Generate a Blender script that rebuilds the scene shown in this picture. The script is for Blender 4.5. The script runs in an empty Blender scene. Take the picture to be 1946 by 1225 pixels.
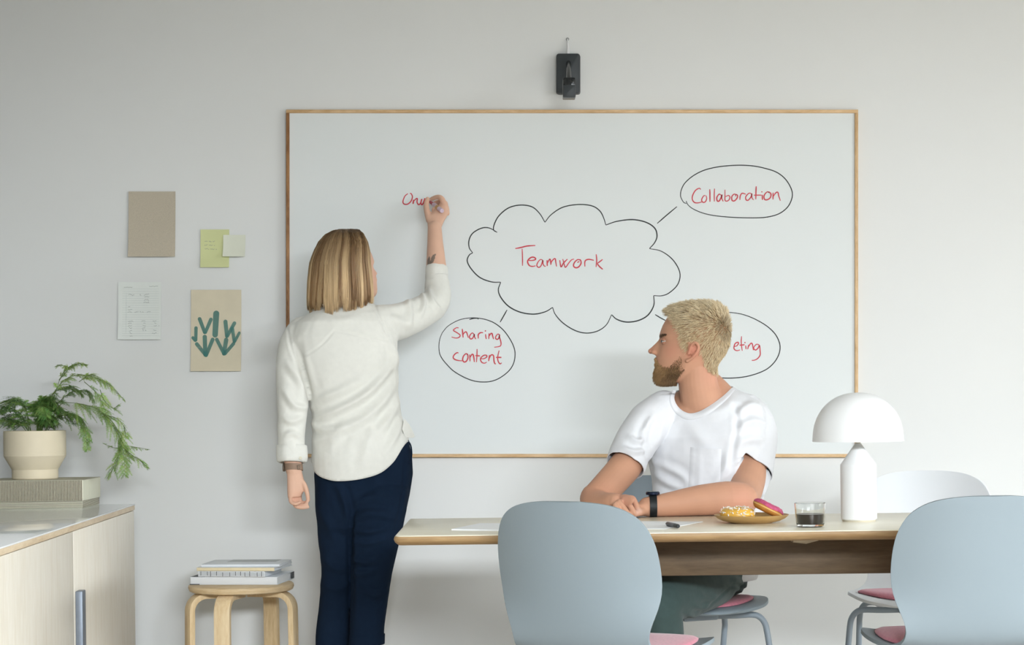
import bpy, bmesh, math, random
import numpy as np
from mathutils import Vector, Matrix, noise
from mathutils.bvhtree import BVHTree

random.seed(7)
rng = np.random.default_rng(7)
sc = bpy.context.scene
COL = sc.collection

# ---------------------------------------------------------------- camera
F = 3600.0            # focal length in pixels of the 1946 x 1225 frame
CX, YH = 973.0, 770.0  # centre column, eye-level row
H = 1.065             # camera height (m)
ROLL = math.radians(0.7)
WALL = 6.80           # distance of the back wall
cam_d = bpy.data.cameras.new('camera')
cam = bpy.data.objects.new('camera', cam_d)
COL.objects.link(cam)
cam.matrix_world = Matrix.Translation((0, 0, H)) @ Matrix.Rotation(math.radians(90), 4, 'X') @ Matrix.Rotation(-ROLL, 4, 'Z')
cam_d.sensor_fit = 'HORIZONTAL'
cam_d.sensor_width = 36.0
cam_d.lens = F / 1946.0 * 36.0
cam_d.shift_y = (YH - 612.5) / 1946.0
cam_d.clip_end = 100
sc.camera = cam

# ---------------------------------------------------------------- world, daylight, exposure
wd = bpy.data.worlds.new('sky')
sc.world = wd
wd.use_nodes = True
bg = wd.node_tree.nodes['Background']
bg.inputs['Color'].default_value = (0.80, 0.90, 1.0, 1)
bg.inputs['Strength'].default_value = 0.6
sc.view_settings.view_transform = 'Standard'
sc.view_settings.look = 'None'
sc.view_settings.gamma = 1.0
sc.view_settings.use_curve_mapping = False
sc.view_settings.exposure = 0.33
sc.cycles.use_denoising = True
sc.cycles.max_bounces = 10
sc.cycles.transparent_max_bounces = 16
sc.cycles.caustics_reflective = False
sc.cycles.caustics_refractive = False

def window_light(name, loc, rot, sx, sy, power, color):
    d = bpy.data.lights.new(name, 'AREA')
    d.shape = 'RECTANGLE'; d.size = sx; d.size_y = sy
    d.energy = power; d.color = color
    o = bpy.data.objects.new(name, d); COL.objects.link(o)
    o.location = loc; o.rotation_euler = rot
    return o
RX = 7.5               # right wall (with the windows)
RIGHT_W, REAR_W = 3500, 2600
# daylight through the tall windows of the right wall
window_light('window_daylight', (RX + 2.5, 1.0, 3.88), (0, math.radians(90), 0), 2.6, 7.4, RIGHT_W, (0.89, 0.95, 1.0))
# daylight through the window behind the camera
window_light('window_daylight_rear', (1.7, -5.0, 3.48), (math.radians(90), 0, 0), 5.0, 1.8, REAR_W, (0.89, 0.95, 1.0))

# ---------------------------------------------------------------- pixel <-> place
def P(x, y, D):
    dx, dy = x - CX, y - YH
    c, s = math.cos(ROLL), math.sin(ROLL)
    u = dx * c - dy * s
    v = dx * s + dy * c
    return Vector((u * D / F, D, H - v * D / F))
def PZ(x, y, z):
    dx, dy = x - CX, y - YH
    c, s = math.cos(ROLL), math.sin(ROLL)
    v = dx * s + dy * c
    return P(x, y, (H - z) * F / v)
def S(D):
    return F / D

# ---------------------------------------------------------------- materials
def lin(c):
    r = []
    for k in c[:3]:
        k = k / 255.0
        r.append(k / 12.92 if k <= 0.04045 else ((k + 0.055) / 1.055) ** 2.4)
    return tuple(r) + (1.0,)
def _new(name):
    m = bpy.data.materials.new(name); m.use_nodes = True
    nt = m.node_tree
    return m, nt, nt.nodes['Principled BSDF']
def _coords(nt, scale, space='Object'):
    tc = nt.nodes.new('ShaderNodeTexCoord'); mp = nt.nodes.new('ShaderNodeMapping')
    mp.inputs['Scale'].default_value = scale if hasattr(scale, '__len__') else (scale,) * 3
    nt.links.new(tc.outputs[space], mp.inputs['Vector'])
    return mp.outputs['Vector']
def _bump(nt, b, vec, nscale, strength, dist, detail=4):
    n = nt.nodes.new('ShaderNodeTexNoise'); n.inputs['Scale'].default_value = nscale; n.inputs['Detail'].default_value = detail
    nt.links.new(vec, n.inputs['Vector'])
    bp = nt.nodes.new('ShaderNodeBump'); bp.inputs['Strength'].default_value = strength; bp.inputs['Distance'].default_value = dist
    nt.links.new(n.outputs['Fac'], bp.inputs['Height'])
    nt.links.new(bp.outputs['Normal'], b.inputs['Normal'])
def mat(name, col, rough=0.5, spec=0.4, var=None, bump=None, metal=0.0, sheen=0.0, coat=0.0, stretch=1.0):
    """var = (noise scale, amount); bump = (noise scale, strength, distance)"""
    m, nt, b = _new(name)
    c = lin(col)
    b.inputs['Base Color'].default_value = c
    b.inputs['Roughness'].default_value = rough
    b.inputs['Specular IOR Level'].default_value = spec
    b.inputs['Metallic'].default_value = metal
    b.inputs['Sheen Weight'].default_value = sheen
    b.inputs['Coat Weight'].default_value = coat
    if var or bump:
        vec = _coords(nt, stretch)
    if var:
        n = nt.nodes.new('ShaderNodeTexNoise'); n.inputs['Scale'].default_value = var[0]; n.inputs['Detail'].default_value = 6
        nt.links.new(vec, n.inputs['Vector'])
        r = nt.nodes.new('ShaderNodeValToRGB')
        a = var[1]
        r.color_ramp.elements[0].position = 0.3; r.color_ramp.elements[1].position = 0.7
        r.color_ramp.elements[0].color = tuple(k * (1 - a) for k in c[:3]) + (1,)
        r.color_ramp.elements[1].color = tuple(min(1, k * (1 + a)) for k in c[:3]) + (1,)
        nt.links.new(n.outputs['Fac'], r.inputs['Fac'])
        nt.links.new(r.outputs['Color'], b.inputs['Base Color'])
    if bump:
        _bump(nt, b, vec, *bump)
    return m
def wood(name, light, dark, stretch, scale=1.0, rough=0.45, ring=6.0, fine=0.5, contrast=1.0):
    """grain = noise stretched along the board, plus a faint wave for the cathedral figure"""
    m, nt, b = _new(name)
    vec = _coords(nt, stretch)
    n1 = nt.nodes.new('ShaderNodeTexNoise'); n1.inputs['Scale'].default_value = 9 * scale; n1.inputs['Detail'].default_value = 8; n1.inputs['Roughness'].default_value = 0.65
    nt.links.new(vec, n1.inputs['Vector'])
    n2 = nt.nodes.new('ShaderNodeTexNoise'); n2.inputs['Scale'].default_value = ring * scale * 0.35; n2.inputs['Detail'].default_value = 2
    nt.links.new(vec, n2.inputs['Vector'])
    mul = nt.nodes.new('ShaderNodeMath'); mul.operation = 'MULTIPLY'; mul.inputs[1].default_value = 14
    nt.links.new(n2.outputs['Fac'], mul.inputs[0])
    sn = nt.nodes.new('ShaderNodeMath'); sn.operation = 'SINE'
    nt.links.new(mul.outputs[0], sn.inputs[0])
    mx = nt.nodes.new('ShaderNodeMath'); mx.operation = 'MULTIPLY_ADD'; mx.inputs[1].default_value = 0.09 * contrast
    nt.links.new(sn.outputs[0], mx.inputs[0]); nt.links.new(n1.outputs['Fac'], mx.inputs[2])
    r = nt.nodes.new('ShaderNodeValToRGB')
    r.color_ramp.elements[0].position = 0.5 - 0.28 / max(contrast, .3); r.color_ramp.elements[1].position = 0.5 + 0.25 / max(contrast, .3)
    r.color_ramp.elements[0].color = lin(dark); r.color_ramp.elements[1].color = lin(light)
    nt.links.new(mx.outputs[0], r.inputs['Fac'])
    nt.links.new(r.outputs['Color'], b.inputs['Base Color'])
    b.inputs['Roughness'].default_value = rough
    b.inputs['Specular IOR Level'].default_value = 0.3
    bp = nt.nodes.new('ShaderNodeBump'); bp.inputs['Strength'].default_value = 0.15 * fine; bp.inputs['Distance'].default_value = 0.001
    nt.links.new(n1.outputs['Fac'], bp.inputs['Height']); nt.links.new(bp.outputs['Normal'], b.inputs['Normal'])
    return m
def attr_mat(name, rough=0.6, spec=0.3, sss=0.0, sheen=0.0, bump=None, trans=0.0):
    m, nt, b = _new(name)
    a = nt.nodes.new('ShaderNodeAttribute'); a.attribute_name = 'Col'
    nt.links.new(a.outputs['Color'], b.inputs['Base Color'])
    b.inputs['Roughness'].default_value = rough
    b.inputs['Specular IOR Level'].default_value = spec
    b.inputs['Sheen Weight'].default_value = sheen
    if sss:
        b.inputs['Subsurface Weight'].default_value = sss
        b.inputs['Subsurface Radius'].default_value = (0.012, 0.005, 0.003)
        b.inputs['Subsurface Scale'].default_value = 0.5
    if bump:
        _bump(nt, b, _coords(nt, 1.0), *bump)
    return m

# ---------------------------------------------------------------- mesh builder
class MB:
    def __init__(s): s.v = []; s.f = []; s.c = []
    def add(s, vs, fs, col=None):
        o = len(s.v); s.v.extend([tuple(p) for p in vs]); s.f.extend([tuple(i + o for i in f) for f in fs])
        s.c.extend([col or (1, 1, 1)] * (len(s.v) - o))
        return s
    def box(s, a, b, M=None):
        x0, y0, z0 = a; x1, y1, z1 = b
        vs = [Vector(p) for p in ((x0,y0,z0),(x1,y0,z0),(x1,y1,z0),(x0,y1,z0),(x0,y0,z1),(x1,y0,z1),(x1,y1,z1),(x0,y1,z1))]
        if M is not None: vs = [M @ p for p in vs]
        return s.add(vs, [(0,3,2,1),(4,5,6,7),(0,1,5,4),(1,2,6,5),(2,3,7,6),(3,0,4,7)])
    def prism(s, poly, vec):
        """poly: list of 3D points in a plane; extruded by vec"""
        n = len(poly); vec = Vector(vec)
        vs = [Vector(p) for p in poly] + [Vector(p) + vec for p in poly]
        fs = [tuple(range(n - 1, -1, -1)), tuple(range(n, 2 * n))]
        fs += [(i, (i + 1) % n, n + (i + 1) % n, n + i) for i in range(n)]
        return s.add(vs, fs)
    def rings(s, rings, cap=True, col=None):
        n = len(rings[0]); m = len(rings)
        vs = [p for r in rings for p in r]
        fs = []
        for j in range(m - 1):
            for i in range(n):
                a = j * n + i; b = j * n + (i + 1) % n
                fs.append((a, b, b + n, a + n))
        if cap:
            fs.append(tuple(range(n - 1, -1, -1))); fs.append(tuple(range((m - 1) * n, m * n)))
        return s.add(vs, fs, col)
    def tube(s, pts, rad, n=10, cap=True, col=None, up=None, squash=1.0):
        """round tube; rad scalar or list; squash scales the second radius"""
        pts = [Vector(p) for p in pts]; m = len(pts)
        if not hasattr(rad, '__len__'): rad = [rad] * m
        T = []
        for i in range(m):
            t = pts[min(i + 1, m - 1)] - pts[max(i - 1, 0)]
            T.append(t.normalized() if t.length > 1e-9 else Vector((0, 0, 1)))
        a = Vector(up) if up is not None else (Vector((0, 0, 1)) if abs(T[0].z) < 0.9 else Vector((1, 0, 0)))
        nrm = (a - T[0] * a.dot(T[0])).normalized()
        rs = []
        for i in range(m):
            if up is not None:
                q = a - T[i] * a.dot(T[i])
                nrm = q.normalized() if q.length > 1e-6 else nrm
            else:
                nrm = (nrm - T[i] * nrm.dot(T[i])).normalized()
            bn = T[i].cross(nrm)
            rs.append([pts[i] + (nrm * math.cos(2 * math.pi * k / n) + bn * math.sin(2 * math.pi * k / n) * squash) * rad[i] for k in range(n)])
        return s.rings(rs, cap, col)
    def lathe(s, prof, c, n=48, cap=True, M=None):
        """prof: list of (r, z)"""
        rs = []
        for r, z in prof:
            ring = [Vector((r * math.cos(2 * math.pi * k / n), r * math.sin(2 * math.pi * k / n), z)) for k in range(n)]
            if M is not None: ring = [M @ p for p in ring]
            rs.append([p + Vector(c) for p in ring])
        return s.rings(rs, cap)
    def ball(s, c, r, n=14, m=8, M=None):
        r = r if hasattr(r, '__len__') else (r, r, r)
        rs = []
        for j in range(m + 1):
            t = math.pi * (0.02 + 0.96 * j / m)
            ring = [Vector((r[0] * math.sin(t) * math.cos(2 * math.pi * k / n), r[1] * math.sin(t) * math.sin(2 * math.pi * k / n), -r[2] * math.cos(t))) for k in range(n)]
            if M is not None: ring = [M @ p for p in ring]
            rs.append([p + Vector(c) for p in ring])
        return s.rings(rs, True)
    def ribbon(s, pts, w, nrm, taper=0.6):
        """flat stroke of width w lying in the plane with normal nrm"""
        pts = [Vector(p) for p in pts]; m = len(pts); nrm = Vector(nrm)
        vs = []; fs = []
        for i in range(m):
            t = (pts[min(i + 1, m - 1)] - pts[max(i - 1, 0)])
            sd = t.cross(nrm)
            sd = sd.normalized() if sd.length > 1e-9 else Vector((1, 0, 0))
            k = w * 0.5 * (taper + (1 - taper) * min(1, 3.0 * min(i, m - 1 - i) / max(m - 1, 1) + 0.2))
            vs += [pts[i] + sd * k, pts[i] - sd * k]
        fs = [(2 * i, 2 * i + 1, 2 * i + 3, 2 * i + 2) for i in range(m - 1)]
        return s.add(vs, fs)

def catmull(pts, k=6, closed=False):
    pts = [Vector(p) if len(p) == 3 else Vector((p[0], p[1], 0)) for p in pts]
    n = len(pts)
    if n < 3 and not closed:
        return [pts[0].lerp(pts[-1], i / k) for i in range(k + 1)]
    out = []
    rng_ = range(n) if closed else range(n - 1)
    for i in rng_:
        p0 = pts[(i - 1) % n] if closed or i > 0 else pts[0] * 2 - pts[1]
        p1 = pts[i]; p2 = pts[(i + 1) % n]
        p3 = pts[(i + 2) % n] if closed or i + 2 < n else pts[-1] * 2 - pts[-2]
        for j in range(k):
            t = j / k
            out.append(0.5 * ((2 * p1) + (p2 - p0) * t + (2 * p0 - 5 * p1 + 4 * p2 - p3) * t * t + (3 * p1 - p0 - 3 * p2 + p3) * t ** 3))
    if not closed: out.append(pts[-1])
    return out

# ---------------------------------------------------------------- scene objects
def tag(o, label=None, cat=None, group=None, kind=None):
    if label: o['label'] = label
    if cat: o['category'] = cat
    if group: o['group'] = group
    if kind: o['kind'] = kind
    return o
def thing(name, label, cat, loc, rotz=0.0, group=None):
    o = bpy.data.objects.new(name, None); COL.objects.link(o)
    o.empty_display_size = 0.05
    o.location = loc; o.rotation_euler = (0, 0, rotz)
    return tag(o, label, cat, group)
def origin_of(o):
    p = Vector((0, 0, 0))
    while o is not None:
        p += Vector(o.location); o = o.parent
    return p
def make(name, mb, m, parent=None, loc=None, smooth=True, bevel=None, angle=35, local=False, colors=False, seg=2):
    """link a mesh object; vertices given in world space unless local=True"""
    vs = np.array([tuple(p) for p in mb.v], dtype=np.float64).reshape(-1, 3)
    org = Vector((0, 0, 0))
    if not local:
        org = origin_of(parent) if parent is not None else Vector(loc if loc is not None else (0, 0, 0))
    me = bpy.data.meshes.new(name)
    me.from_pydata((vs - np.array(org)).tolist(), [], mb.f)
    me.validate()
    bm = bmesh.new(); bm.from_mesh(me)
    if not colors:
        bmesh.ops.recalc_face_normals(bm, faces=bm.faces)
    if bevel:
        ed = [e for e in bm.edges if len(e.link_faces) == 2 and e.calc_face_angle(0) > math.radians(30)]
        bmesh.ops.bevel(bm, geom=ed, offset=bevel, segments=seg, profile=0.5, affect='EDGES', clamp_overlap=True)
    bm.to_mesh(me); bm.free()
    if colors and len(mb.c) == len(me.vertices):
        ca = me.color_attributes.new('Col', 'FLOAT_COLOR', 'POINT')
        arr = np.ones((len(mb.c), 4), dtype=np.float32); arr[:, :3] = np.array(mb.c)
        ca.data.foreach_set('color', arr.ravel())
    if smooth:
        me.polygons.foreach_set('use_smooth', [True] * len(me.polygons))
        if angle:
            try: me.set_sharp_from_angle(angle=math.radians(angle))
            except Exception: pass
    me.materials.append(m)
    o = bpy.data.objects.new(name, me); COL.objects.link(o)
    if parent is not None: o.parent = parent
    elif not local: o.location = org
    return o
def copy_tree(o, parent=None):
    c = o.copy(); COL.objects.link(c); c.parent = parent
    for ch in list(o.children): copy_tree(ch, c)
    return c
# ================================================================ the room
M_wall = mat('wall_paint', (230, 231, 230), 0.85, 0.2, var=(1.3, 0.012), bump=(220, 0.05, 0.001))
M_floor = wood('floor_oak', (214, 206, 194), (192, 182, 168), (1, 8, 8), 0.6)
M_ceil = mat('ceiling_paint', (205, 205, 202), 0.9, 0.2, var=(1.0, 0.01))
M_trim = mat('trim_paint', (228, 228, 225), 0.5, 0.4, var=(2.0, 0.01))
LX, BY, CZ = -1.95, -2.5, 3.05
def struct(name, mb, m, parent=None, **k):
    o = make(name, mb, m, parent, **k)
    if parent is None: o['kind'] = 'structure'
    return o
struct('floor', MB().box((LX - .1, BY - .1, -.1), (RX + .1, WALL + .1, 0)), M_floor, smooth=False)
struct('ceiling', MB().box((LX - .1, BY - .1, CZ), (RX + .1, WALL + .1, CZ + .1)), M_ceil, smooth=False)
struct('wall_back', MB().box((LX - .1, WALL, 0), (RX + .1, WALL + .1, CZ)), M_wall, smooth=False)
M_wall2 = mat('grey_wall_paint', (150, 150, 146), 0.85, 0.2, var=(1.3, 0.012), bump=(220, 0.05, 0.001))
struct('wall_left', MB().box((LX - .1, BY, 0), (LX, WALL, CZ)), M_wall2, smooth=False)
wy0, wy1, wz0, wz1 = -2.2, 2.9, 0.05, 2.7
w = MB().box((RX, BY, 0), (RX + .1, wy0, CZ)).box((RX, wy1, 0), (RX + .1, WALL, CZ)).box((RX, wy0, 0), (RX + .1, wy1, wz0)).box((RX, wy0, wz1), (RX + .1, wy1, CZ))
struct('wall_right', w, M_wall, smooth=False)
fx0, fx1, fz0, fz1 = -0.2, 3.2, 0.2, 2.7
w = MB().box((LX - .1, BY - .1, 0), (fx0, BY, CZ)).box((fx1, BY - .1, 0), (RX + .1, BY, CZ)).box((fx0, BY - .1, 0), (fx1, BY, fz0)).box((fx0, BY - .1, fz1), (fx1, BY, CZ))
struct('wall_front', w, M_wall2, smooth=False)
# window frames and panes (outside the frame of the picture, they let the daylight in)
m, nt, b = _new('window_glass')
tr = nt.nodes.new('ShaderNodeBsdfTransparent'); gl = nt.nodes.new('ShaderNodeBsdfGlossy'); mx = nt.nodes.new('ShaderNodeMixShader')
gl.inputs['Roughness'].default_value = 0.02; mx.inputs[0].default_value = 0.06
nt.links.new(tr.outputs[0], mx.inputs[1]); nt.links.new(gl.outputs[0], mx.inputs[2])
nt.links.new(mx.outputs[0], nt.nodes['Material Output'].inputs['Surface'])
M_pane = m
fr = MB()
for k in range(4):
    y = wy0 + (wy1 - wy0) * k / 3
    fr.box((RX + .01, y - .03, wz0), (RX + .07, y + .03, wz1))
fr.box((RX + .01, wy0, wz0), (RX + .07, wy1, wz0 + .05)).box((RX + .01, wy0, wz1 - .05), (RX + .07, wy1, wz1))
win = struct('window_1', fr, M_trim, bevel=0.004)
for k in range(3):
    y = wy0 + (wy1 - wy0) * k / 3; y2 = wy0 + (wy1 - wy0) * (k + 1) / 3
    struct('pane', MB().box((RX + .035, y + .03, wz0 + .05), (RX + .041, y2 - .03, wz1 - .05)), M_pane, win, smooth=False)
fr = MB()
for k in range(3):
    x = fx0 + (fx1 - fx0) * k / 2
    fr.box((x - .03, BY - .07, fz0), (x + .03, BY - .01, fz1))
fr.box((fx0, BY - .07, fz0), (fx1, BY - .01, fz0 + .05)).box((fx0, BY - .07, fz1 - .05), (fx1, BY - .01, fz1))
win2 = struct('window_2', fr, M_trim, bevel=0.004)
for k in range(2):
    x = fx0 + (fx1 - fx0) * k / 2; x2 = fx0 + (fx1 - fx0) * (k + 1) / 2
    struct('pane', MB().box((x + .03, BY - .043, fz0 + .05), (x2 - .03, BY - .037, fz1 - .05)), M_pane, win2, smooth=False)
struct('baseboard_back', MB().box((LX, WALL - .014, 0), (RX, WALL, .07)), M_trim, bevel=0.003)

# ================================================================ whiteboard
M_oak = wood('oak_frame', (232, 200, 158), (196, 156, 108), (1, 6, 6), 3.0)
M_oak_v = wood('oak_frame_upright', (226, 194, 152), (188, 148, 102), (6, 6, 1), 3.0)
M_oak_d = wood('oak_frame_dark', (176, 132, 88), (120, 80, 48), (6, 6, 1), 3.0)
M_board = mat('board_enamel', (228, 232, 232), 0.55, 0.25, var=(0.8, 0.006))
M_black = mat('black_marker_ink', (38, 42, 42), 0.5, 0.3, var=(90, 0.25))
M_red = mat('red_marker_ink', (204, 62, 74), 0.5, 0.3, var=(120, 0.15))
DB = WALL - 0.022      # front face of the frame
DP = WALL - 0.014      # writing surface
def wbox(mb, x0, y0, x1, y1, D0, D1):
    q = [P(x0, y0, D0), P(x1, y0, D0), P(x1, y1, D0), P(x0, y1, D0)]
    return mb.prism(q, (0, D1 - D0, 0))
bx0, by0, bx1, by1 = 543.5, 208.0, 1631.0, 868.5
fw = 6.3
wb = thing('whiteboard', 'large whiteboard with thin oak frame covered in a marker mind map', 'whiteboard', P((bx0 + bx1) / 2, by1, WALL))
make('board_panel', wbox(MB(), bx0 + 3, by0 + 3, bx1 - 3, by1 - 3, DP, WALL - .001), M_board, wb, smooth=False)
make('frame_rail', wbox(MB(), bx0, by0, bx1, by0 + fw, DB, WALL - .0005), M_oak, wb, bevel=0.0015)
make('frame_rail', wbox(MB(), bx0, by1 - fw, bx1, by1, DB, WALL - .0005), M_oak, wb, bevel=0.0015)
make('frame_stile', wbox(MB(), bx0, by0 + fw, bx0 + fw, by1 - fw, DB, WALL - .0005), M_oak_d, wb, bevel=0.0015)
make('frame_stile', wbox(MB(), bx1 - fw, by0 + fw, bx1, by1 - fw, DB, WALL - .0005), M_oak_v, wb, bevel=0.0015)
def strokes(name, lst, org, scl, width, m, parent, D=None, k=6, closed=False):
    mb = MB(); D = (DP - 0.0006) if D is None else D
    for j, st in enumerate(lst):
        pts = [(org[0] + p[0] / scl, org[1] + p[1] / scl) for p in st]
        if len(pts) == 1:
            x, y = pts[0]; pts = [(x - .9, y - .7), (x + .9, y + .7)]
        cv = catmull([(p[0], p[1], 0) for p in pts], k, closed)
        wv = width * (1 + 0.12 * math.sin(j * 2.7 + org[0]))
        mb.ribbon([P(q.x, q.y, D - 0.00002 * j) for q in cv], wv * D / F, (0, -1, 0))
    return make(name, mb, m, parent, smooth=False)
strokes('handwriting', [
    [(298,215),(260,212),(215,240),(207,262),(260,295),(318,335),(322,365),(290,390),(240,395),(170,377)],
    [(362,232),(370,300),(378,388)], [(378,335),(400,300),(432,285),(450,320),(470,390)],
    [(570,325),(540,305),(505,340),(490,380),(515,412),(550,395),(577,340),(576,335),(585,380),(605,415)],
    [(650,405),(648,350),(655,325),(690,300),(735,300)], [(780,325),(785,380),(793,415)], [(777,268)],
    [(842,310),(838,415)], [(840,370),(870,320),(895,315),(905,350),(922,415)],
    [(1040,345),(1000,325),(965,365),(960,400),(985,420),(1015,400),(1030,355),(1027,372),(1055,470),(1050,530),(1010,550),(935,560)],
    [(295,665),(270,658),(225,690),(200,740),(225,775),(280,795),(360,803)],
    [(465,690),(430,675),(385,720),(370,790),(400,825),(440,805),(465,750),(460,695),(440,690)],
    [(495,690),(503,812)], [(505,740),(530,695),(555,690),(570,740),(578,825)],
    [(627,592),(625,700),(617,828)], [(597,710),(680,715)],
    [(690,765),(750,765),(800,735),(795,705),(750,705),(700,745),(690,790),(720,835),(765,845),(800,825)],
    [(850,700),(835,810)], [(838,780),(870,710),(900,695),(925,720),(930,800),(945,850),(965,860)],
    [(1022,618),(1000,720),(1000,790),(1020,840),(1045,857),(1068,838)], [(965,742),(1065,742)]],
    (840, 600), 9.42, 2.3, M_red, wb)['label'] = 'red handwritten words Sharing content'
strokes('handwriting', [
    [(95,175),(200,155),(330,125),(485,115)], [(228,178),(235,350),(235,510)],
    [(355,405),(430,405),(490,385),(470,350),(410,345),(350,390),(335,440),(370,505),(430,522),(490,510)],
    [(630,400),(580,390),(530,450),(515,510),(555,542),(600,500),(630,405),(635,470),(660,515),(690,518)],
    [(713,400),(718,515)], [(720,460),(745,410),(770,380),(782,430),(787,493)], [(787,490),(800,430),(850,375),(875,380),(885,450),(898,525)],
    [(960,400),(985,530),(1035,455),(1110,380)], [(1018,378),(1045,470),(1072,540),(1140,450),(1190,395),(1240,378)],
    [(1360,400),(1310,390),(1250,440),(1228,510),(1270,548),(1330,530),(1375,460),(1365,400),(1345,390)], [(1300,445),(1345,425)],
    [(1450,525),(1448,440),(1470,400),(1530,385),(1625,403)],
    [(1670,285),(1680,400),(1668,535)], [(1795,385),(1745,425),(1690,465)], [(1690,470),(1740,530),(1800,580)]],
    (970, 455), 10.242, 2.3, M_red, wb)['label'] = 'red handwritten word Teamwork'
strokes('handwriting', [
    [(395,465),(370,445),(310,480),(265,560),(262,630),(300,675),(360,678),(420,660)],
    [(470,560),(440,570),(410,630),(430,670),(470,660),(490,610),(480,560)],
    [(540,460),(543,560),(543,662)], [(617,450),(612,550),(613,658)],
    [(720,555),(690,540),(655,590),(660,645),(690,650),(720,600),(735,550),(735,610),(755,655)],
    [(785,468),(785,560),(790,645),(840,640),(865,590),(840,560),(795,580)],
    [(965,545),(930,540),(895,580),(900,640),(940,645),(980,600),(985,560),(960,545),(955,575)],
    [(1025,632),(1030,570),(1060,525),(1120,540)],
    [(1210,530),(1170,525),(1120,580),(1125,630),(1160,635),(1205,580),(1215,530),(1220,600),(1245,632)],
    [(1287,412),(1283,500),(1280,622)], [(1248,555),(1375,555)], [(1385,550),(1387,632)], [(1378,503)],
    [(1500,510),(1460,505),(1415,560),(1420,620),(1460,630),(1510,600),(1525,540),(1495,505),(1480,515)],
    [(1560,515),(1557,625)], [(1560,580),(1600,520),(1635,510),(1650,570),(1675,645)]],
    (1285, 305), 8.461, 2.2, M_red, wb)['label'] = 'red handwritten word Collaboration'
strokes('handwriting', [
    [(285,640),(330,625),(355,590),(345,572),(305,590),(285,640),(290,680),(330,702),(378,690)],
    [(402,478),(398,580),(412,705)], [(370,618),(450,610)], [(465,620),(472,680)], [(455,577)],
    [(515,610),(497,680)], [(510,640),(545,590),(570,600),(585,695)],
    [(675,610),(630,605),(590,660),(620,692),(660,660),(680,620),(690,700),(690,770),(650,825),(600,850),(560,852)]],
    (1360, 580), 8.164, 2.1, M_red, wb)['label'] = 'red handwritten letters eting'
strokes('handwriting', [
    [(215,170),(180,200),(158,260),(170,290),(210,293),(250,260),(268,210),(255,172),(238,167)],
    [(283,240),(275,290)], [(280,262),(310,230),(325,230),(322,270),(340,298),(362,280),(372,234)],
    [(380,232),(366,275),(376,298),(395,280),(410,228)], [(412,222),(405,262),(408,292)]],
    (740, 340), 6.125, 2.6, M_red, wb)['label'] = 'red letters of a word being written'
strokes('oval_outline', [[(0,305),(110,180),(300,75),(480,38),(640,40),(800,70),(950,135),(1100,255),(1220,420),(1290,570),(1308,700),(1280,850),(1200,980),(1050,1100),(900,1165),(740,1183),(560,1160),(380,1090),(200,980),(80,860),(0,760),(-45,660),(-55,520),(-35,400),(5,300)],
    [(490,65),(560,45),(640,42),(645,62)]], (840, 600), 9.42, 2.0, M_black, wb)
strokes('oval_outline', [[(165,690),(120,670),(80,600),(70,540),(90,450),(150,350),(280,240),(450,155),(650,105),(850,82),(1050,75),(1250,88),(1430,125),(1600,180),(1730,270),(1820,390),(1868,520),(1850,640),(1780,760),(1640,860),(1430,912),(1150,920),(850,908),(600,882),(420,840),(270,775),(190,710),(160,650)]],
    (1285, 305), 8.461, 2.0, M_black, wb)
strokes('oval_outline', [[(115,105),(250,112),(400,135),(550,185),(700,260),(820,340),(920,440),(980,550),(1000,650),(980,760),(920,870),(820,970),(700,1035),(550,1085),(400,1115),(200,1128),(35,1115),(-150,1060),(-280,900),(-325,640),(-280,400),(-150,200),(0,120),(115,105)]],
    (1360, 580), 8.164, 1.9, M_black, wb)
cl = [[(340,412),(322,400),(325,370),(350,325),(400,285),(460,271),(520,280),(560,315),(587,360)],
      [(587,360),(620,320),(680,282),(760,268),(830,275),(870,300),(890,335),(902,374)],
      [(902,374),(960,355),(1040,346),(1110,360),(1155,390),(1167,430),(1155,465),(1128,496)],
      [(1128,496),(1190,510),(1250,555),(1285,620),(1275,680),(1230,725),(1190,740),(1150,739)],
      [(1150,739),(1150,790),(1120,840),(1070,868),(1010,876),(960,862),(932,838)],
      [(932,838),(905,890),(860,922),(800,933),(740,918),(680,880),(640,835),(627,800)],
      [(627,800),(590,822),(530,835),(460,825),(400,795),(360,750),(346,710),(358,670)],
      [(358,670),(310,668),(250,645),(205,600),(185,560),(195,530),(213,518)],
      [(213,518),(195,490),(195,450),(215,415),(260,390),(300,390),(340,412)]]
strokes('cloud_outline', cl, (820, 290), 2.723, 2.2, M_black, wb)
for a in ([(1168,366),(1215,325),(1270,279)], [(1157,837),(1185,854),(1215,870)], [(391,813),(373,845),(355,877)]):
    strokes('connector_line', [a], (820, 290), 2.723, 2.1, M_black, wb)

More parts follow.
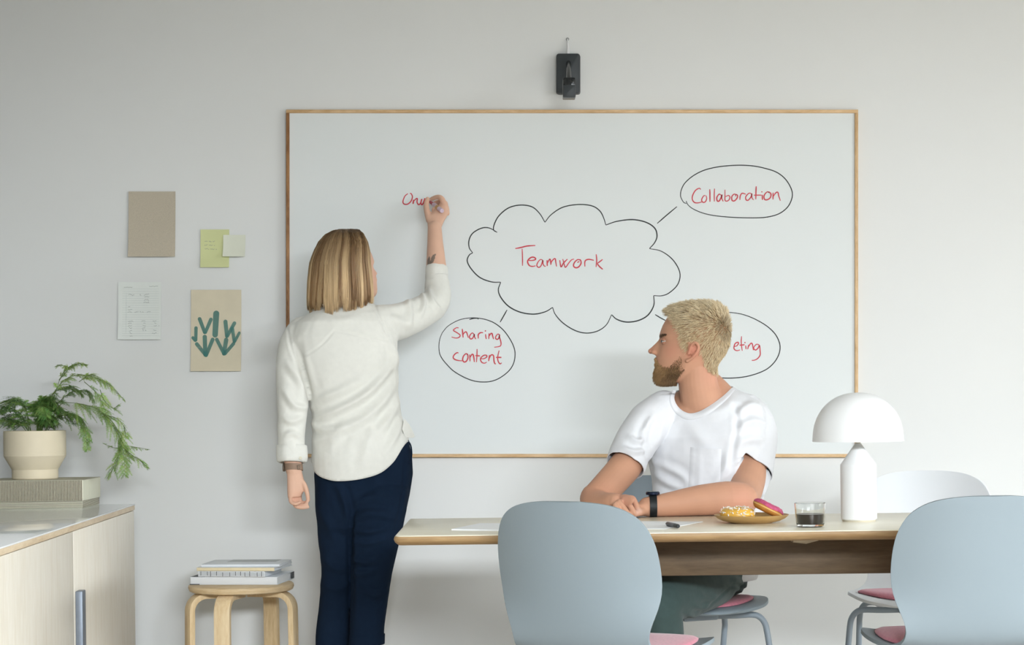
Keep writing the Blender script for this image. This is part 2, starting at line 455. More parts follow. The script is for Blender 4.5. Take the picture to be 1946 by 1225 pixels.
# ================================================================ papers on the wall
def paper(name, label, cat, x0, y0, x1, y1, m, lift=0.004, curl=0.004, tilt=0.0, th=0.0012):
    """thin sheet hung on the wall; the lower edge curls away a little"""
    nu, nv = 8, 10
    DW = WALL - 0.0005
    c = P((x0 + x1) / 2, y1, DW)
    fr_, bk = [], []
    for j in range(nv + 1):
        for i in range(nu + 1):
            u, v = i / nu, j / nv
            x = x0 + (x1 - x0) * u + tilt * (v - .5) * 2; y = y0 + (y1 - y0) * v
            off = lift * 0.4 + lift * v * v + curl * max(0, v - .55) ** 2 * 4 * (1 - .5 * u) + curl * .6 * abs(u - .5) ** 2 * 2
            p = P(x, y, WALL); p.y = DW - th - off
            fr_.append(p); bk.append(p + Vector((0, th, 0)))
    mb = MB(); n = (nu + 1) * (nv + 1)
    fs = []
    for j in range(nv):
        for i in range(nu):
            a = j * (nu + 1) + i
            fs.append((a, a + 1, a + nu + 2, a + nu + 1)); fs.append((n + a, n + a + nu + 1, n + a + nu + 2, n + a + 1))
    bd = [i for i in range(nu + 1)] + [j * (nu + 1) + nu for j in range(1, nv + 1)] + [nv * (nu + 1) + i for i in range(nu - 1, -1, -1)] + [j * (nu + 1) for j in range(nv - 1, 0, -1)]
    for k in range(len(bd)):
        a, b_ = bd[k], bd[(k + 1) % len(bd)]
        fs.append((a, n + a, n + b_, b_))
    mb.add(fr_ + bk, fs)
    t = thing(name, label, cat, c)
    o = make('sheet', mb, m, t)
    t['_surf'] = 0
    bv = BVHTree.FromPolygons([tuple(p) for p in mb.v], mb.f)
    def on(x, y, off=0.0005):
        p = P(x, y, WALL); h = bv.ray_cast(Vector((p.x, WALL - .2, p.z)), Vector((0, 1, 0)))
        q = h[0] if h[0] is not None else p
        return q + Vector((0, -off, 0))
    del t['_surf']
    return t, on
M_kraft = mat('kraft_card', (194, 184, 166), 0.9, 0.1, var=(420, 0.10), bump=(500, 0.2, 0.0006))
M_yellow = mat('yellow_note', (216, 220, 166), 0.85, 0.15, var=(12, 0.02))
M_sticky = mat('pale_sticky', (226, 228, 212), 0.85, 0.15, var=(12, 0.02))
M_white_paper = mat('white_paper', (232, 236, 232), 0.85, 0.15, var=(30, 0.015))
M_cream = mat('cream_paper', (222, 212, 188), 0.85, 0.15, var=(14, 0.04))
M_pencil = mat('pencil_grey', (150, 155, 150), 0.8, 0.1, var=(300, 0.3))
M_rule = mat('rule_line', (198, 206, 203), 0.8, 0.1, var=(100, 0.05))
paper('kraft_card_sheet', 'blank brown kraft card pinned at the upper left of the wall', 'card', 245, 364, 334, 488, M_kraft, lift=.008, curl=.006)
t, on = paper('yellow_note', 'pale yellow paper note with three lines of handwriting', 'note', 381.5, 436, 436, 508, M_yellow, lift=.005)
mb = MB()
for r, (yy, x1) in enumerate(((459, 410), (466, 409), (473, 413))):
    x = 389.0
    while x < x1:
        wl = random.uniform(5, 9); q = []
        for k in range(9):
            xx = x + wl * k / 8
            if xx > x1: break
            q.append(on(xx, yy + random.uniform(-1.3, 1.3)))
        if len(q) > 2: mb.ribbon(q, .0011, (0, -1, 0))
        x += wl + 2
make('handwriting', mb, M_pencil, t, smooth=False)['kind'] = 'stuff'
paper('sticky_note', 'small off-white square sticky note overlapping the yellow note', 'note', 425, 446.5, 467, 488, M_sticky, lift=.012, curl=.008)
t, on = paper('lined_sheet', 'white lined paper sheet with faint pencil jottings', 'paper', 225, 536, 307, 645, M_white_paper, lift=.006)
mb = MB()
for k in range(21):
    yy = 549 + k * 4.45
    mb.ribbon([on(233 + 70 * i / 6, yy) for i in range(7)], .0007, (0, -1, 0))
mb.ribbon([on(240.5, 556 + 78 * i / 6, .0006) for i in range(7)], .0008, (0, -1, 0))
make('ruled_lines', mb, M_rule, t, smooth=False)['kind'] = 'stuff'
mb = MB()
def scrib(x0, x1, yy, amp=1.4, w_=.0010):
    n = max(4, int((x1 - x0) / 1.1)); q = []
    for k in range(n):
        q.append(on(x0 + (x1 - x0) * k / (n - 1), yy + random.uniform(-amp, amp), .0008))
    mb.ribbon(q, w_, (0, -1, 0), .9)
for a in ((236, 252, 546, .6), (284, 301, 544, .6), (245, 256, 560, 1.6), (266, 269, 560, 2), (274, 284, 560, 1.6), (275, 284, 565, 1.6), (274, 284, 570, 1.6), (273, 284, 575, 1.4),
          (244, 248, 583, 1), (244, 252, 588, .8), (243, 252, 592.5, 1), (256, 264, 592.5, 1.3), (266, 269, 592.5, 1), (271, 274, 592, 1.6), (280, 287, 592.5, .8),
          (244, 254, 610, 1.3), (244, 251, 614, 1.5), (244, 252, 618.5, 1.2), (246, 252, 623, 1.2), (246, 252, 628, 1.2), (247, 252, 633, 1.4), (248, 253, 638, 1.2),
          (270, 277, 610, 1.3), (273, 277, 614, 1.2), (272, 278, 618.5, 1.4), (271, 277, 623, 1.2), (272, 273.5, 627.5, 2), (276, 279, 627.5, 1.4),
          (291, 298, 610, 1.2), (294, 298, 614, 1.2), (293, 299, 618.5, 1.2), (302, 304, 619, .6), (292, 298, 627, 1.2), (290, 299, 633, 1.3)):
    scrib(*a)
make('handwriting', mb, M_pencil, t, smooth=False)['kind'] = 'stuff'
# painted cactus print
t, on = paper('cactus_print', 'cream art print with green brush-painted cactus shapes', 'print', 363.5, 550.5, 459, 705, M_cream, lift=.007, curl=.005)
m, nt, b = _new('green_watercolour')
b.inputs['Base Color'].default_value = lin((74, 138, 132)); b.inputs['Roughness'].default_value = 0.9
n = nt.nodes.new('ShaderNodeTexNoise'); n.inputs['Scale'].default_value = 60
r_ = nt.nodes.new('ShaderNodeMapRange'); r_.inputs['To Min'].default_value = 0.55; r_.inputs['To Max'].default_value = 0.8
nt.links.new(_coords(nt, 1.0), n.inputs['Vector']); nt.links.new(n.outputs['Fac'], r_.inputs['Value']); nt.links.new(r_.outputs[0], b.inputs['Alpha'])
M_green_paint = m
caps = [((395,390),(381,672),80),((175,462),(243,640),50),((325,468),(252,640),48),((128,582),(126,742),45),((88,712),(118,748),42),
        ((140,795),(262,945),50),((245,700),(254,935),57),((350,735),(266,945),50),((405,735),(500,922),48),((530,740),(502,922),58),
        ((628,790),(515,925),46),((520,498),(540,690),54),((640,518),(545,690),48),((612,585),(638,762),46),((706,648),(645,762),40)]
for k, (a, b_, wd_) in enumerate(caps):
    a = Vector((355 + a[0] / 7, 540 + a[1] / 7)); b_ = Vector((355 + b_[0] / 7, 540 + b_[1] / 7)); r0 = wd_ / 14
    d = (b_ - a).normalized(); sd = Vector((-d.y, d.x)); poly = []
    for q in range(9):
        an = math.pi * q / 8; poly.append(a + sd * math.cos(an) * r0 - d * math.sin(an) * r0)
    for q in range(9):
        an = math.pi * q / 8; poly.append(b_ - sd * math.cos(an) * r0 * .92 + d * math.sin(an) * r0 * .92)
    mb = MB(); mb.add([on(min(max(p.x, 364.5), 458), p.y, .0008 + .0003 * k) for p in poly], [tuple(range(18))])
    make('brush_stroke', mb, M_green_paint, t, smooth=False)

# ================================================================ wall camera above the board
M_dark = mat('dark_plastic', (52, 57, 60), 0.45, 0.4, var=(40, 0.05))
M_dark2 = mat('glossy_black_plastic', (28, 32, 34), 0.2, 0.5, var=(40, 0.05))
M_cable = mat('white_cable', (236, 236, 238), 0.4, 0.4, var=(40, 0.02))
t = thing('whiteboard_camera', 'dark grey camera unit on the wall above the whiteboard', 'camera', P(1080, 178, WALL))
def rbox(mb, x0, y0, x1, y1, r, D0, D1):
    q = []
    for (cx_, cy_, a0) in ((x1 - r, y0 + r, -90), (x1 - r, y1 - r, 0), (x0 + r, y1 - r, 90), (x0 + r, y0 + r, 180)):
        for k in range(5):
            an = math.radians(a0 + 90 * k / 4); q.append(P(cx_ + r * math.cos(an), cy_ + r * math.sin(an), D0))
    return mb.prism(q, (0, D1 - D0, 0))
make('housing', rbox(MB(), 1057.5, 101.5, 1102, 176.5, 4.5, WALL - .035, WALL - .0005), M_dark, t, bevel=0.002)
make('back_plate', rbox(MB(), 1059, 104, 1103, 179, 4, WALL - .012, WALL - .0004), mat('grey_plate', (96, 98, 98), .5, .4, var=(30, .03)), t, bevel=0.001)
make('arm', MB().tube([P(1080.5, 119, WALL - .03), P(1080.5, 121, WALL - .06), P(1080.5, 132, WALL - .12), P(1081, 148, WALL - .17), P(1082, 154, WALL - .185)], [.008, .009, .0085, .009, .009], 12), M_dark2, t)
hd = make('camera_head', rbox(MB(), 1070, 147, 1094, 184.5, 2, WALL - .225, WALL - .165), M_dark2, t, bevel=0.002)
make('lens_cover', rbox(MB(), 1071, 161, 1093.5, 184, 2, WALL - .228, WALL - .2245), M_dark, hd, bevel=0.001)
make('lens_lip', MB().ball(P(1082, 184.5, WALL - .2), (.012, .012, .004)), M_dark2, hd)
make('cable', MB().tube([P(1079.5, 103, WALL - .02), P(1079.5, 98, WALL - .02), P(1079.7, 92, WALL - .019), P(1079, 84, WALL - .017), P(1078.5, 75.5, WALL - .006), P(1078.5, 74.5, WALL - .001)], [.0055, .006, .005, .0032, .0026, .0026], 10), M_cable, t)
make('wall_grommet', MB().lathe([(.006, 0), (.006, .002), (.003, .002)], (0, 0, 0), 14, True, Matrix.Translation(P(1078.5, 74.5, WALL)) @ Matrix.Rotation(math.radians(90), 4, 'X')), mat('grommet_grey', (150, 152, 150), .6, .3, var=(20, .02)), t)
# ================================================================ cabinet by the left wall
M_ash = wood('pale_ash', (242, 237, 226), (228, 219, 202), (9, 9, .8), 1.6, contrast=.9)
M_ash_edge = wood('ash_edge', (232, 214, 186), (205, 182, 150), (1, 1, 6), 2.0)
M_top_white = mat('gloss_white_top', (246, 248, 250), 0.08, 0.55, var=(1.0, 0.006))
M_steel = mat('brushed_steel', (122, 130, 141), 0.45, 0.5, var=(60, 0.06), metal=0.4)
ctz = 0.743
cA = PZ(256, 957, ctz); cB = PZ(54, 1022, ctz)          # front top edge: far end, near
cd = (cB - cA); cd.z = 0; cd.normalize()               # towards the camera
cn = Vector((cd.y, -cd.x, 0)) * -1                     # door normal, pointing right
if cn.x < 0: cn = -cn
cab_len, cab_dep = 2.16, 0.45
M_c = Matrix((( -cn.x, cd.x, 0, cA.x), (-cn.y, cd.y, 0, cA.y), (0, 0, 1, 0), (0, 0, 0, 1)))   # local: x depth to the left, y towards the camera
cab = thing('sideboard', 'pale ash sideboard with glossy white top below the fern', 'cabinet', (cA.x, cA.y, 0))
make('body', MB().box((.021, .012, .06), (cab_dep, cab_len, ctz - .021), M_c), M_ash, cab, bevel=.002)
make('worktop_edge', MB().box((0, 0, ctz - .0205), (cab_dep + .005, cab_len + .01, ctz - .0045), M_c), M_ash_edge, cab, bevel=.001)
make('top_panel', MB().box((-.001, -.001, ctz - .0045), (cab_dep + .005, cab_len + .011, ctz), M_c), M_top_white, cab, bevel=.001)
make('plinth', MB().box((.05, .04, 0), (cab_dep - .02, cab_len - .03, .06), M_c), mat('plinth_grey', (120, 120, 118), .6, .3, var=(10, .03)), cab, bevel=.002)
dw = 1.085
for k in range(2):
    d_ = make('door', MB().box((.001, .012 + k * dw, .065), (.0205, .010 + (k + 1) * dw - .002, ctz - .0225), M_c), M_ash, cab, bevel=.0012)
    if k == 0:
        make('handle', MB().box((-.02, dw - .058, .20), (.001, dw - .008, .548), M_c), M_steel, d_, bevel=.003)

# ---------------------------------------------------------------- striped boxes
M_box = mat('cream_card', (222, 220, 200), .8, .2, var=(60, .02))
M_stripe = mat('stripe_brown', (128, 116, 98), .8, .2, var=(200, .2))
M_lidtop = mat('box_lid_grey', (186, 182, 164), .8, .2, var=(60, .03))
bxr = PZ(157.5, 965, ctz).x; byf = PZ(157.5, 965, ctz).y
lo_h, up_h = .024, .069
t = thing('striped_box', 'flat cream box with horizontal stripes at the bottom under another box', 'box', (bxr - .16, byf + .13, ctz))
make('body', MB().box((bxr - .325, byf + .002, ctz), (bxr - .002, byf + .256, ctz + lo_h)), M_box, t, bevel=.001)
for k in range(6):
    z = ctz + .0025 + k * .0039
    mb = MB().box((bxr - .325, byf + .0006, z), (bxr - .0025, byf + .0021, z + .0015)).box((bxr - .0021, byf + .0025, z), (bxr - .0006, byf + .255, z + .0015))
    make('stripe', mb, M_stripe, t, smooth=False)
t = thing('striped_box', 'taller cream box with vertical stripes carrying the plant pot', 'box', (bxr - .16, byf + .13, ctz + lo_h))
make('body', MB().box((bxr - .33, byf, ctz + lo_h), (bxr + .002, byf + .26, ctz + lo_h + up_h)), M_box, t, bevel=.001)
make('lid', MB().box((bxr - .3305, byf - .0004, ctz + lo_h + up_h - .001), (bxr + .0024, byf + .2604, ctz + lo_h + up_h + .0008)), M_lidtop, t, smooth=False)
x = bxr - .326; k = 0
while x < bxr - .002:
    make('stripe', MB().box((x, byf - .0016, ctz + lo_h + .001), (x + .0024, byf + .0004, ctz + lo_h + up_h - .0012)), M_stripe, t, smooth=False)
    x += .0051

# ---------------------------------------------------------------- potted fern
btop = ctz + lo_h + up_h + .0008
pc = P(67, 906, byf + .135); pc.z = btop + .0003
M_pot = mat('cream_ceramic', (230, 217, 190), .55, .35, var=(30, .02), bump=(160, .06, .0006))
M_soil = mat('soil', (58, 46, 36), .95, .1, var=(90, .3), bump=(120, .6, .004))
fern = thing('potted_fern', 'feathery asparagus fern in a stepped cream ceramic pot', 'plant', pc)
sP = S(pc.y)
def pr(px): return px / sP
make('pot', MB().lathe([(.02, 0), (pr(41.5), 0), (pr(43), .003), (pr(43), pr(18)), (pr(44), pr(19.5)), (pr(57.3), pr(42.5)), (pr(58), pr(44)), (pr(58), pr(91)), (pr(56), pr(91.6)), (pr(54.5), pr(90)), (pr(54.5), pr(82)), (.02, pr(82))], pc, 64), M_pot, fern, angle=16)
make('soil', MB().lathe([(.001, pr(83)), (pr(30), pr(84.5)), (pr(54), pr(82.6))], pc, 24, False), M_soil, fern)
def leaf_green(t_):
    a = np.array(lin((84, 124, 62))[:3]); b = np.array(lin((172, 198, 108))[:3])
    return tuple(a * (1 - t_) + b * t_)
m = attr_mat('fern_leaf', .55, .3)
M_fern = m
rf = random.Random(11)
def needles(mb, p0, d, nrm, L, tone, dens=1.0):
    """one side branch (pinna): a thin rib with two rows of fine needles that shorten to the tip"""
    n = max(6, int(L / .0028 * dens)); sd = d.cross(nrm).normalized()
    for i in range(n + 1):
        u = i / n
        p = p0 + d * (L * u) + Vector((0, 0, -.25 * L * u * u))
        if i == 0: prev = p; continue
        w_ = .00035
        mb.add([prev + sd * w_, prev - sd * w_, p - sd * w_, p + sd * w_], [(0, 1, 2, 3)], tone)
        prev = p
        ln = (.0125 * (1 - u) + .0035) * rf.uniform(.75, 1.2)
        for s_ in (-1, 1):
            q = (sd * s_ * .85 + d * .6 + nrm * rf.uniform(-.35, .35)).normalized()
            e = q.cross(nrm).normalized() * .0012
            tn = tuple(c * rf.uniform(.8, 1.25) for c in tone)
            mb.add([p - e, p + e, p + q * ln], [(0, 1, 2)], tn)
def frond(path, dens, tone, start=.25, pl=.05, fat=1.0):
    cv = catmull(path, 10)
    mb = MB()
    stem = lin((92, 112, 58))[:3]
    mb.tube(cv, [.0009 * (1 - .8 * i / len(cv)) + .0003 for i in range(len(cv))], 5, True, stem)
    L = sum((cv[i + 1] - cv[i]).length for i in range(len(cv) - 1))
    npin = int(L / .0062 * dens)
    for k in range(npin):
        u = start + (1 - start) * k / npin
        f_ = u * (len(cv) - 1); i = min(int(f_), len(cv) - 2)
        p = cv[i].lerp(cv[i + 1], f_ - i); T = (cv[i + 1] - cv[i]).normalized()
        az = rf.uniform(-.6, .6) + (0 if k % 2 else math.pi)
        side = T.cross(Vector((0, 0, 1)))
        if side.length < .2: side = T.cross(Vector((0, 1, 0)))
        side.normalize(); up_ = side.cross(T).normalized()
        out = side * math.cos(az) + up_ * math.sin(az) * .8
        d = (out * .9 + T * rf.uniform(.35, .8) + Vector((0, 0, -.15))).normalized()
        nr = (T.cross(d)).normalized()
        ll = pl * fat * rf.uniform(.6, 1.15) * min(1, (1 - u) * 2.5 + .25)
        tn = leaf_green(min(1, max(0, tone + rf.uniform(-.2, .25))))
        needles(mb, p, d, nr, ll, tn)
    return make('frond', mb, M_fern, fern, colors=True, smooth=False)
fb = pc + Vector((0, 0, pr(84)))
def pp(x, y, dd=0.0): return P(x, y, pc.y + dd)
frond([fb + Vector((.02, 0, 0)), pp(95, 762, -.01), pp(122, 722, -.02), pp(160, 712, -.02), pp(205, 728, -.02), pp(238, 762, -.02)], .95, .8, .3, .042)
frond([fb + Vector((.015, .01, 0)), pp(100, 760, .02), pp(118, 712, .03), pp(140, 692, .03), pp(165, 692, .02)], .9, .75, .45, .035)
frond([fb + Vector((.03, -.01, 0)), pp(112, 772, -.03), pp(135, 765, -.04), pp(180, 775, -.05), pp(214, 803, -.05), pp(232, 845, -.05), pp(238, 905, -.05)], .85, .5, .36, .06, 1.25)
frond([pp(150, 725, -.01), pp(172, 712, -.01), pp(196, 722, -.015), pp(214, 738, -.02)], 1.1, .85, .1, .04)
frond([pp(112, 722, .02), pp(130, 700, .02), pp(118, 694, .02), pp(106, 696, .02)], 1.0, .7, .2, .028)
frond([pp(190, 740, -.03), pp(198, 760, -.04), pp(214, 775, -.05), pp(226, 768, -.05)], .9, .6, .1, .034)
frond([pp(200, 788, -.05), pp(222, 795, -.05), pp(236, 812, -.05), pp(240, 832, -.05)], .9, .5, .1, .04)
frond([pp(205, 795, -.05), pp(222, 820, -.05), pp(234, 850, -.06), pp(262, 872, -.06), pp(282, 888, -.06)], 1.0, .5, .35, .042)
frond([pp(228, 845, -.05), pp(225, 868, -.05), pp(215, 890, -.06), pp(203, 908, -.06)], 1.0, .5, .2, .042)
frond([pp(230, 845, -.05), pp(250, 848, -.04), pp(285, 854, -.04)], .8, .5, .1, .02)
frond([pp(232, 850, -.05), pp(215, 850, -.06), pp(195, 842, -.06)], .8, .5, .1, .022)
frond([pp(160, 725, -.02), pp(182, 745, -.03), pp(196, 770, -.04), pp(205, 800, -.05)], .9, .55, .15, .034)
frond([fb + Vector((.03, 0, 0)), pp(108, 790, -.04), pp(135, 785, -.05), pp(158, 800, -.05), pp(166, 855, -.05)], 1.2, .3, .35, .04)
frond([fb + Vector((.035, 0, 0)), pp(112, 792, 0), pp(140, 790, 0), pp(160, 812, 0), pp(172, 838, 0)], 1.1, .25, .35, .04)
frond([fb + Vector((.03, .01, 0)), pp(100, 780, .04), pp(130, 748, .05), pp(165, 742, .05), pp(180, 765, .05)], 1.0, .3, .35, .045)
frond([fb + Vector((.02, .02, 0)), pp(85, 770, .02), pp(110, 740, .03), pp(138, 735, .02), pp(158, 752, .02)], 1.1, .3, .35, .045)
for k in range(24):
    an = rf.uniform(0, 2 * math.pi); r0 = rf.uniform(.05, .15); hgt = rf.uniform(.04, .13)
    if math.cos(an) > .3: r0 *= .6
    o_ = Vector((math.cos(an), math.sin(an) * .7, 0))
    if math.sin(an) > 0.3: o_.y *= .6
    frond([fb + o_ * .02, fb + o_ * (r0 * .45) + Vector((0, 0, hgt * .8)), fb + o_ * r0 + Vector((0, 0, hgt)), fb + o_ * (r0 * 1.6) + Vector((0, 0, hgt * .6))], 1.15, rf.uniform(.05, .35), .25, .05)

# ================================================================ stool and books
M_birch = wood('birch', (236, 212, 172), (208, 178, 132), (6, 6, 1), 2.2)
M_birch_top = wood('birch_seat', (226, 203, 166), (196, 166, 122), (1, 1, 7), 2.4)
M_ply = wood('bent_birch_edge', (240, 220, 184), (222, 192, 148), (5, 5, .8), 3.0)
sz, sr = .473, .178
stl = P(458.5, 1108, 6.43)
stool = thing('stool', 'round birch stool with four bent legs carrying books', 'stool', (stl.x, stl.y, 0))
so = Vector((stl.x, stl.y, 0))
make('seat', MB().lathe([(.01, sz), (sr - .006, sz), (sr - .001, sz - .004), (sr, sz - .011), (sr - .004, sz - .021), (sr - .01, sz - .024), (.01, sz - .024)], so, 72), M_birch_top, stool, angle=40)
for a in (-152, -102, -12, 64):
    d = Vector((math.cos(math.radians(a)), math.sin(math.radians(a)), 0)); sd = Vector((-d.y, d.x, 0))
    th, hw = .019, .027; ro = .165 + th
    cen, zz = [], []
    path = [(.03, sz - .0245 - th / 2), (.06, sz - .0245 - th / 2), (.10, sz - .0245 - th / 2)]
    R = .05; cxr = .182 - R; czr = sz - .0245 - th / 2 - R
    for k in range(8):
        an = math.radians(90 - 90 * k / 7); path.append((cxr + R * math.cos(an), czr + R * math.sin(an)))
    path += [(.184, .2), (.187, .0)]
    rs = []
    for i, (r, z) in enumerate(path):
        p0 = path[max(i - 1, 0)]; p1 = path[min(i + 1, len(path) - 1)]
        tx, tz = p1[0] - p0[0], p1[1] - p0[1]; l = math.hypot(tx, tz); nx, nz = -tz / l, tx / l
        if i == len(path) - 1: nx, nz = 1, 0
        q = so + d * r + Vector((0, 0, z))
        n_ = d * nx + Vector((0, 0, nz))
        rs.append([q + n_ * (th / 2) + sd * hw, q + n_ * (th / 2) - sd * hw, q - n_ * (th / 2) - sd * hw, q - n_ * (th / 2) + sd * hw])
    lg = make('leg', MB().rings(rs), M_ply if a in (-102,) else M_birch, stool, bevel=.0015)

def book(label, xl, xr, D, z0, th, depth, yaw, cover, pages, spine=None, inset=.003, cth=.002):
    """closed book lying flat; front edge between two pixel columns at distance D"""
    w_ = (xr - xl) * D / F; c = P((xl + xr) / 2, 1095, D)
    M_ = Matrix.Translation((c.x, c.y, z0)) @ Matrix.Rotation(yaw, 4, 'Z')
    t = thing('book', label, 'book', (c.x, c.y + depth / 2, z0), group='books stacked on the stool')
    make('cover', MB().box((-w_ / 2, 0, 0), (w_ / 2, depth, cth), M_), cover, t, bevel=.0005)
    make('cover', MB().box((-w_ / 2, 0, th - cth), (w_ / 2, depth, th), M_), cover, t, bevel=.0005)
    make('pages', MB().box((-w_ / 2 + inset, inset * .3, cth), (w_ / 2 - inset, depth - inset, th - cth), M_), pages, t, bevel=.0004)
    if spine is not None:
        make('spine', MB().box((-w_ / 2, -.0012, 0), (w_ / 2, .0006, th), M_), spine, t, bevel=.0005)
    return t, M_, w_
M_cov_w = mat('white_cover', (226, 230, 234), .4, .4, var=(15, .02))
M_cov_k = mat('black_white_cover', (70, 74, 78), .5, .3, var=(18, .5))
M_cov_c = mat('cream_cover', (226, 212, 178), .5, .3, var=(15, .03))
M_cov_g = mat('grey_cover', (168, 174, 174), .35, .4, var=(8, .06))
M_pages = mat('page_edges', (226, 229, 232), .9, .1, var=(30, .03), stretch=(1, 1, 60))
z = sz + .0004
t, M_, w_ = book('thick white book lying at the bottom of the stack', 358, 530, 6.375, z, .026, .235, math.radians(-7), M_cov_w, M_pages)
make('cover_print', MB().box((-w_ / 2 + .001, .004, .0261), (-w_ / 2 + .05, .2, .0264), M_), M_cov_k, t, smooth=False)
make('cover_print', MB().box((w_ / 2 - .0005, .19, .003), (w_ / 2 + .0006, .23, .025), M_), M_cov_k, t, smooth=False)
make('cover_print', MB().box((-w_ / 2 + .0, -.0007, -.0), (-w_ / 2 + .034, .0008, .0026), M_), M_cov_k, t, smooth=False)
z += .0275
t, M_, w_ = book('white book with a black grid pattern on its spine', 374, 506, 6.37, z, .0185, .2, math.radians(-10), M_cov_w, M_pages, M_cov_w)
M_ink = mat('book_ink', (36, 38, 42), .6, .3, var=(50, .1))
mb = MB()
for zz in (.004, .0075, .011, .0145): mb.box((-w_ / 2 + .003, -.0019, zz - .0003), (w_ / 2 - .002, -.0011, zz + .0004), M_)
for k in range(12):
    xx = -w_ / 2 + .01 + k * (w_ - .02) / 11 + rf.uniform(-.006, .006); a_ = rf.choice((.001, .004)); mb.box((xx - .0006, -.0021, a_), (xx + .0006, -.0012, a_ + rf.choice((.013, .017))), M_)
make('spine_pattern', mb, M_ink, t, smooth=False)
z += .0195
t, M_, w_ = book('thin book with cream spine lying second from the top', 371, 524, 6.365, z, .0115, .225, math.radians(-9), M_cov_w, M_pages, M_cov_c, cth=.0016)
z += .0119
t, M_, w_ = book('slim grey and white magazine on top of the book stack', 380, 534, 6.385, z, .0085, .2, math.radians(-5), M_cov_w, M_pages, None, cth=.001)
make('cover_print', MB().box((-.07, .1, .0085), (.1, .199, .0088), M_), M_cov_g, t, smooth=False)

# ================================================================ table
M_ttop = wood('ash_table_top', (246, 240, 220), (234, 226, 202), (.7, 7, 7), 1.3, rough=.3)
M_tedge = wood('ash_table_edge', (176, 146, 104), (138, 107, 72), (.8, 5, 7), 1.6)
M_beam = wood('oak_beam', (112, 93, 70), (82, 66, 48), (.8, 5, 6), 1.5)
tz = .735
tA = PZ(744, 1018, tz); tB = PZ(780, 985, tz)
tx0, ty0, ty1 = (tA.x + tB.x) / 2 + .0, tA.y, tB.y
tx1 = 1.78
tth = .0255
def rrect(x0, y0, x1, y1, r, z, n=8):
    q = []
    for (cx_, cy_, a0) in ((x1 - r, y0 + r, -90), (x1 - r, y1 - r, 0), (x0 + r, y1 - r, 90), (x0 + r, y0 + r, 180)):
        for k in range(n + 1):
            an = math.radians(a0 + 90 * k / n); q.append(Vector((cx_ + r * math.cos(an), cy_ + r * math.sin(an), z)))
    return q
tab = thing('table', 'long pale wooden meeting table where the man rests his arms', 'table', ((tx0 + tx1) / 2, (ty0 + ty1) / 2, 0))
make('table_top', MB().prism(rrect(tx0 + .004, ty0 + .004, tx1, ty1 - .004, .018, tz - .003), (0, 0, .003)), M_ttop, tab, bevel=.0014)
make('top_edge', MB().rings([rrect(tx0 + .012, ty0 + .016, tx1 - .01, ty1 - .016, .012, tz - tth), rrect(tx0 + .003, ty0 + .004, tx1 - .003, ty1 - .004, .016, tz - tth + .008), rrect(tx0, ty0, tx1, ty1, .018, tz - .010), rrect(tx0 + .002, ty0 + .002, tx1 - .002, ty1 - .002, .018, tz - .0029)]), M_tedge, tab, angle=50)
bm0, bm1 = .12, tx1 - .18
yb = 5.14
make('beam', MB().box((bm0, yb, P(1300, 1093.5, yb).z), (bm1, yb + .032, tz - tth)), M_beam, tab, bevel=.002)
make('rear_beam', MB().box((bm0, ty1 - .14, .66), (bm1, ty1 - .11, tz - tth)), M_beam, tab, bevel=.002)
for xx in (bm0 + .02, bm1 - .06):
    make('cross_rail', MB().box((xx, yb + .032, .66), (xx + .04, ty1 - .14, tz - tth)), M_beam, tab, bevel=.002)
    for yy in (yb + .035, ty1 - .19):
        make('leg', MB().rings([rrect(xx - .01, yy, xx + .035, yy + .045, .012, 0), rrect(xx - .012, yy - .002, xx + .04, yy + .05, .012, tz - tth)]), M_tedge, tab, angle=40)
bl = P(1508, 1046, yb - .05); br = P(1556, 1046, yb - .05)
zt = tz - tth
mb = MB(); mb.add([(bl.x, yb - .06, zt), (br.x, yb - .06, zt), (br.x, yb, zt), (bl.x, yb, zt), (bl.x, yb - .045, zt - .022), (bl.x + .035, yb - .045, zt - .026), (br.x, yb - .045, zt - .018), (br.x, yb, zt - .018), (bl.x, yb, zt - .022)],
       [(0, 3, 2, 1), (0, 1, 6, 5, 4), (1, 2, 7, 6), (2, 3, 8, 7), (3, 0, 4, 8), (4, 5, 6, 7, 8)])
make('bracket', mb, mat('pale_bracket', (204, 190, 164), .5, .3, var=(30, .08)), tab, smooth=False)

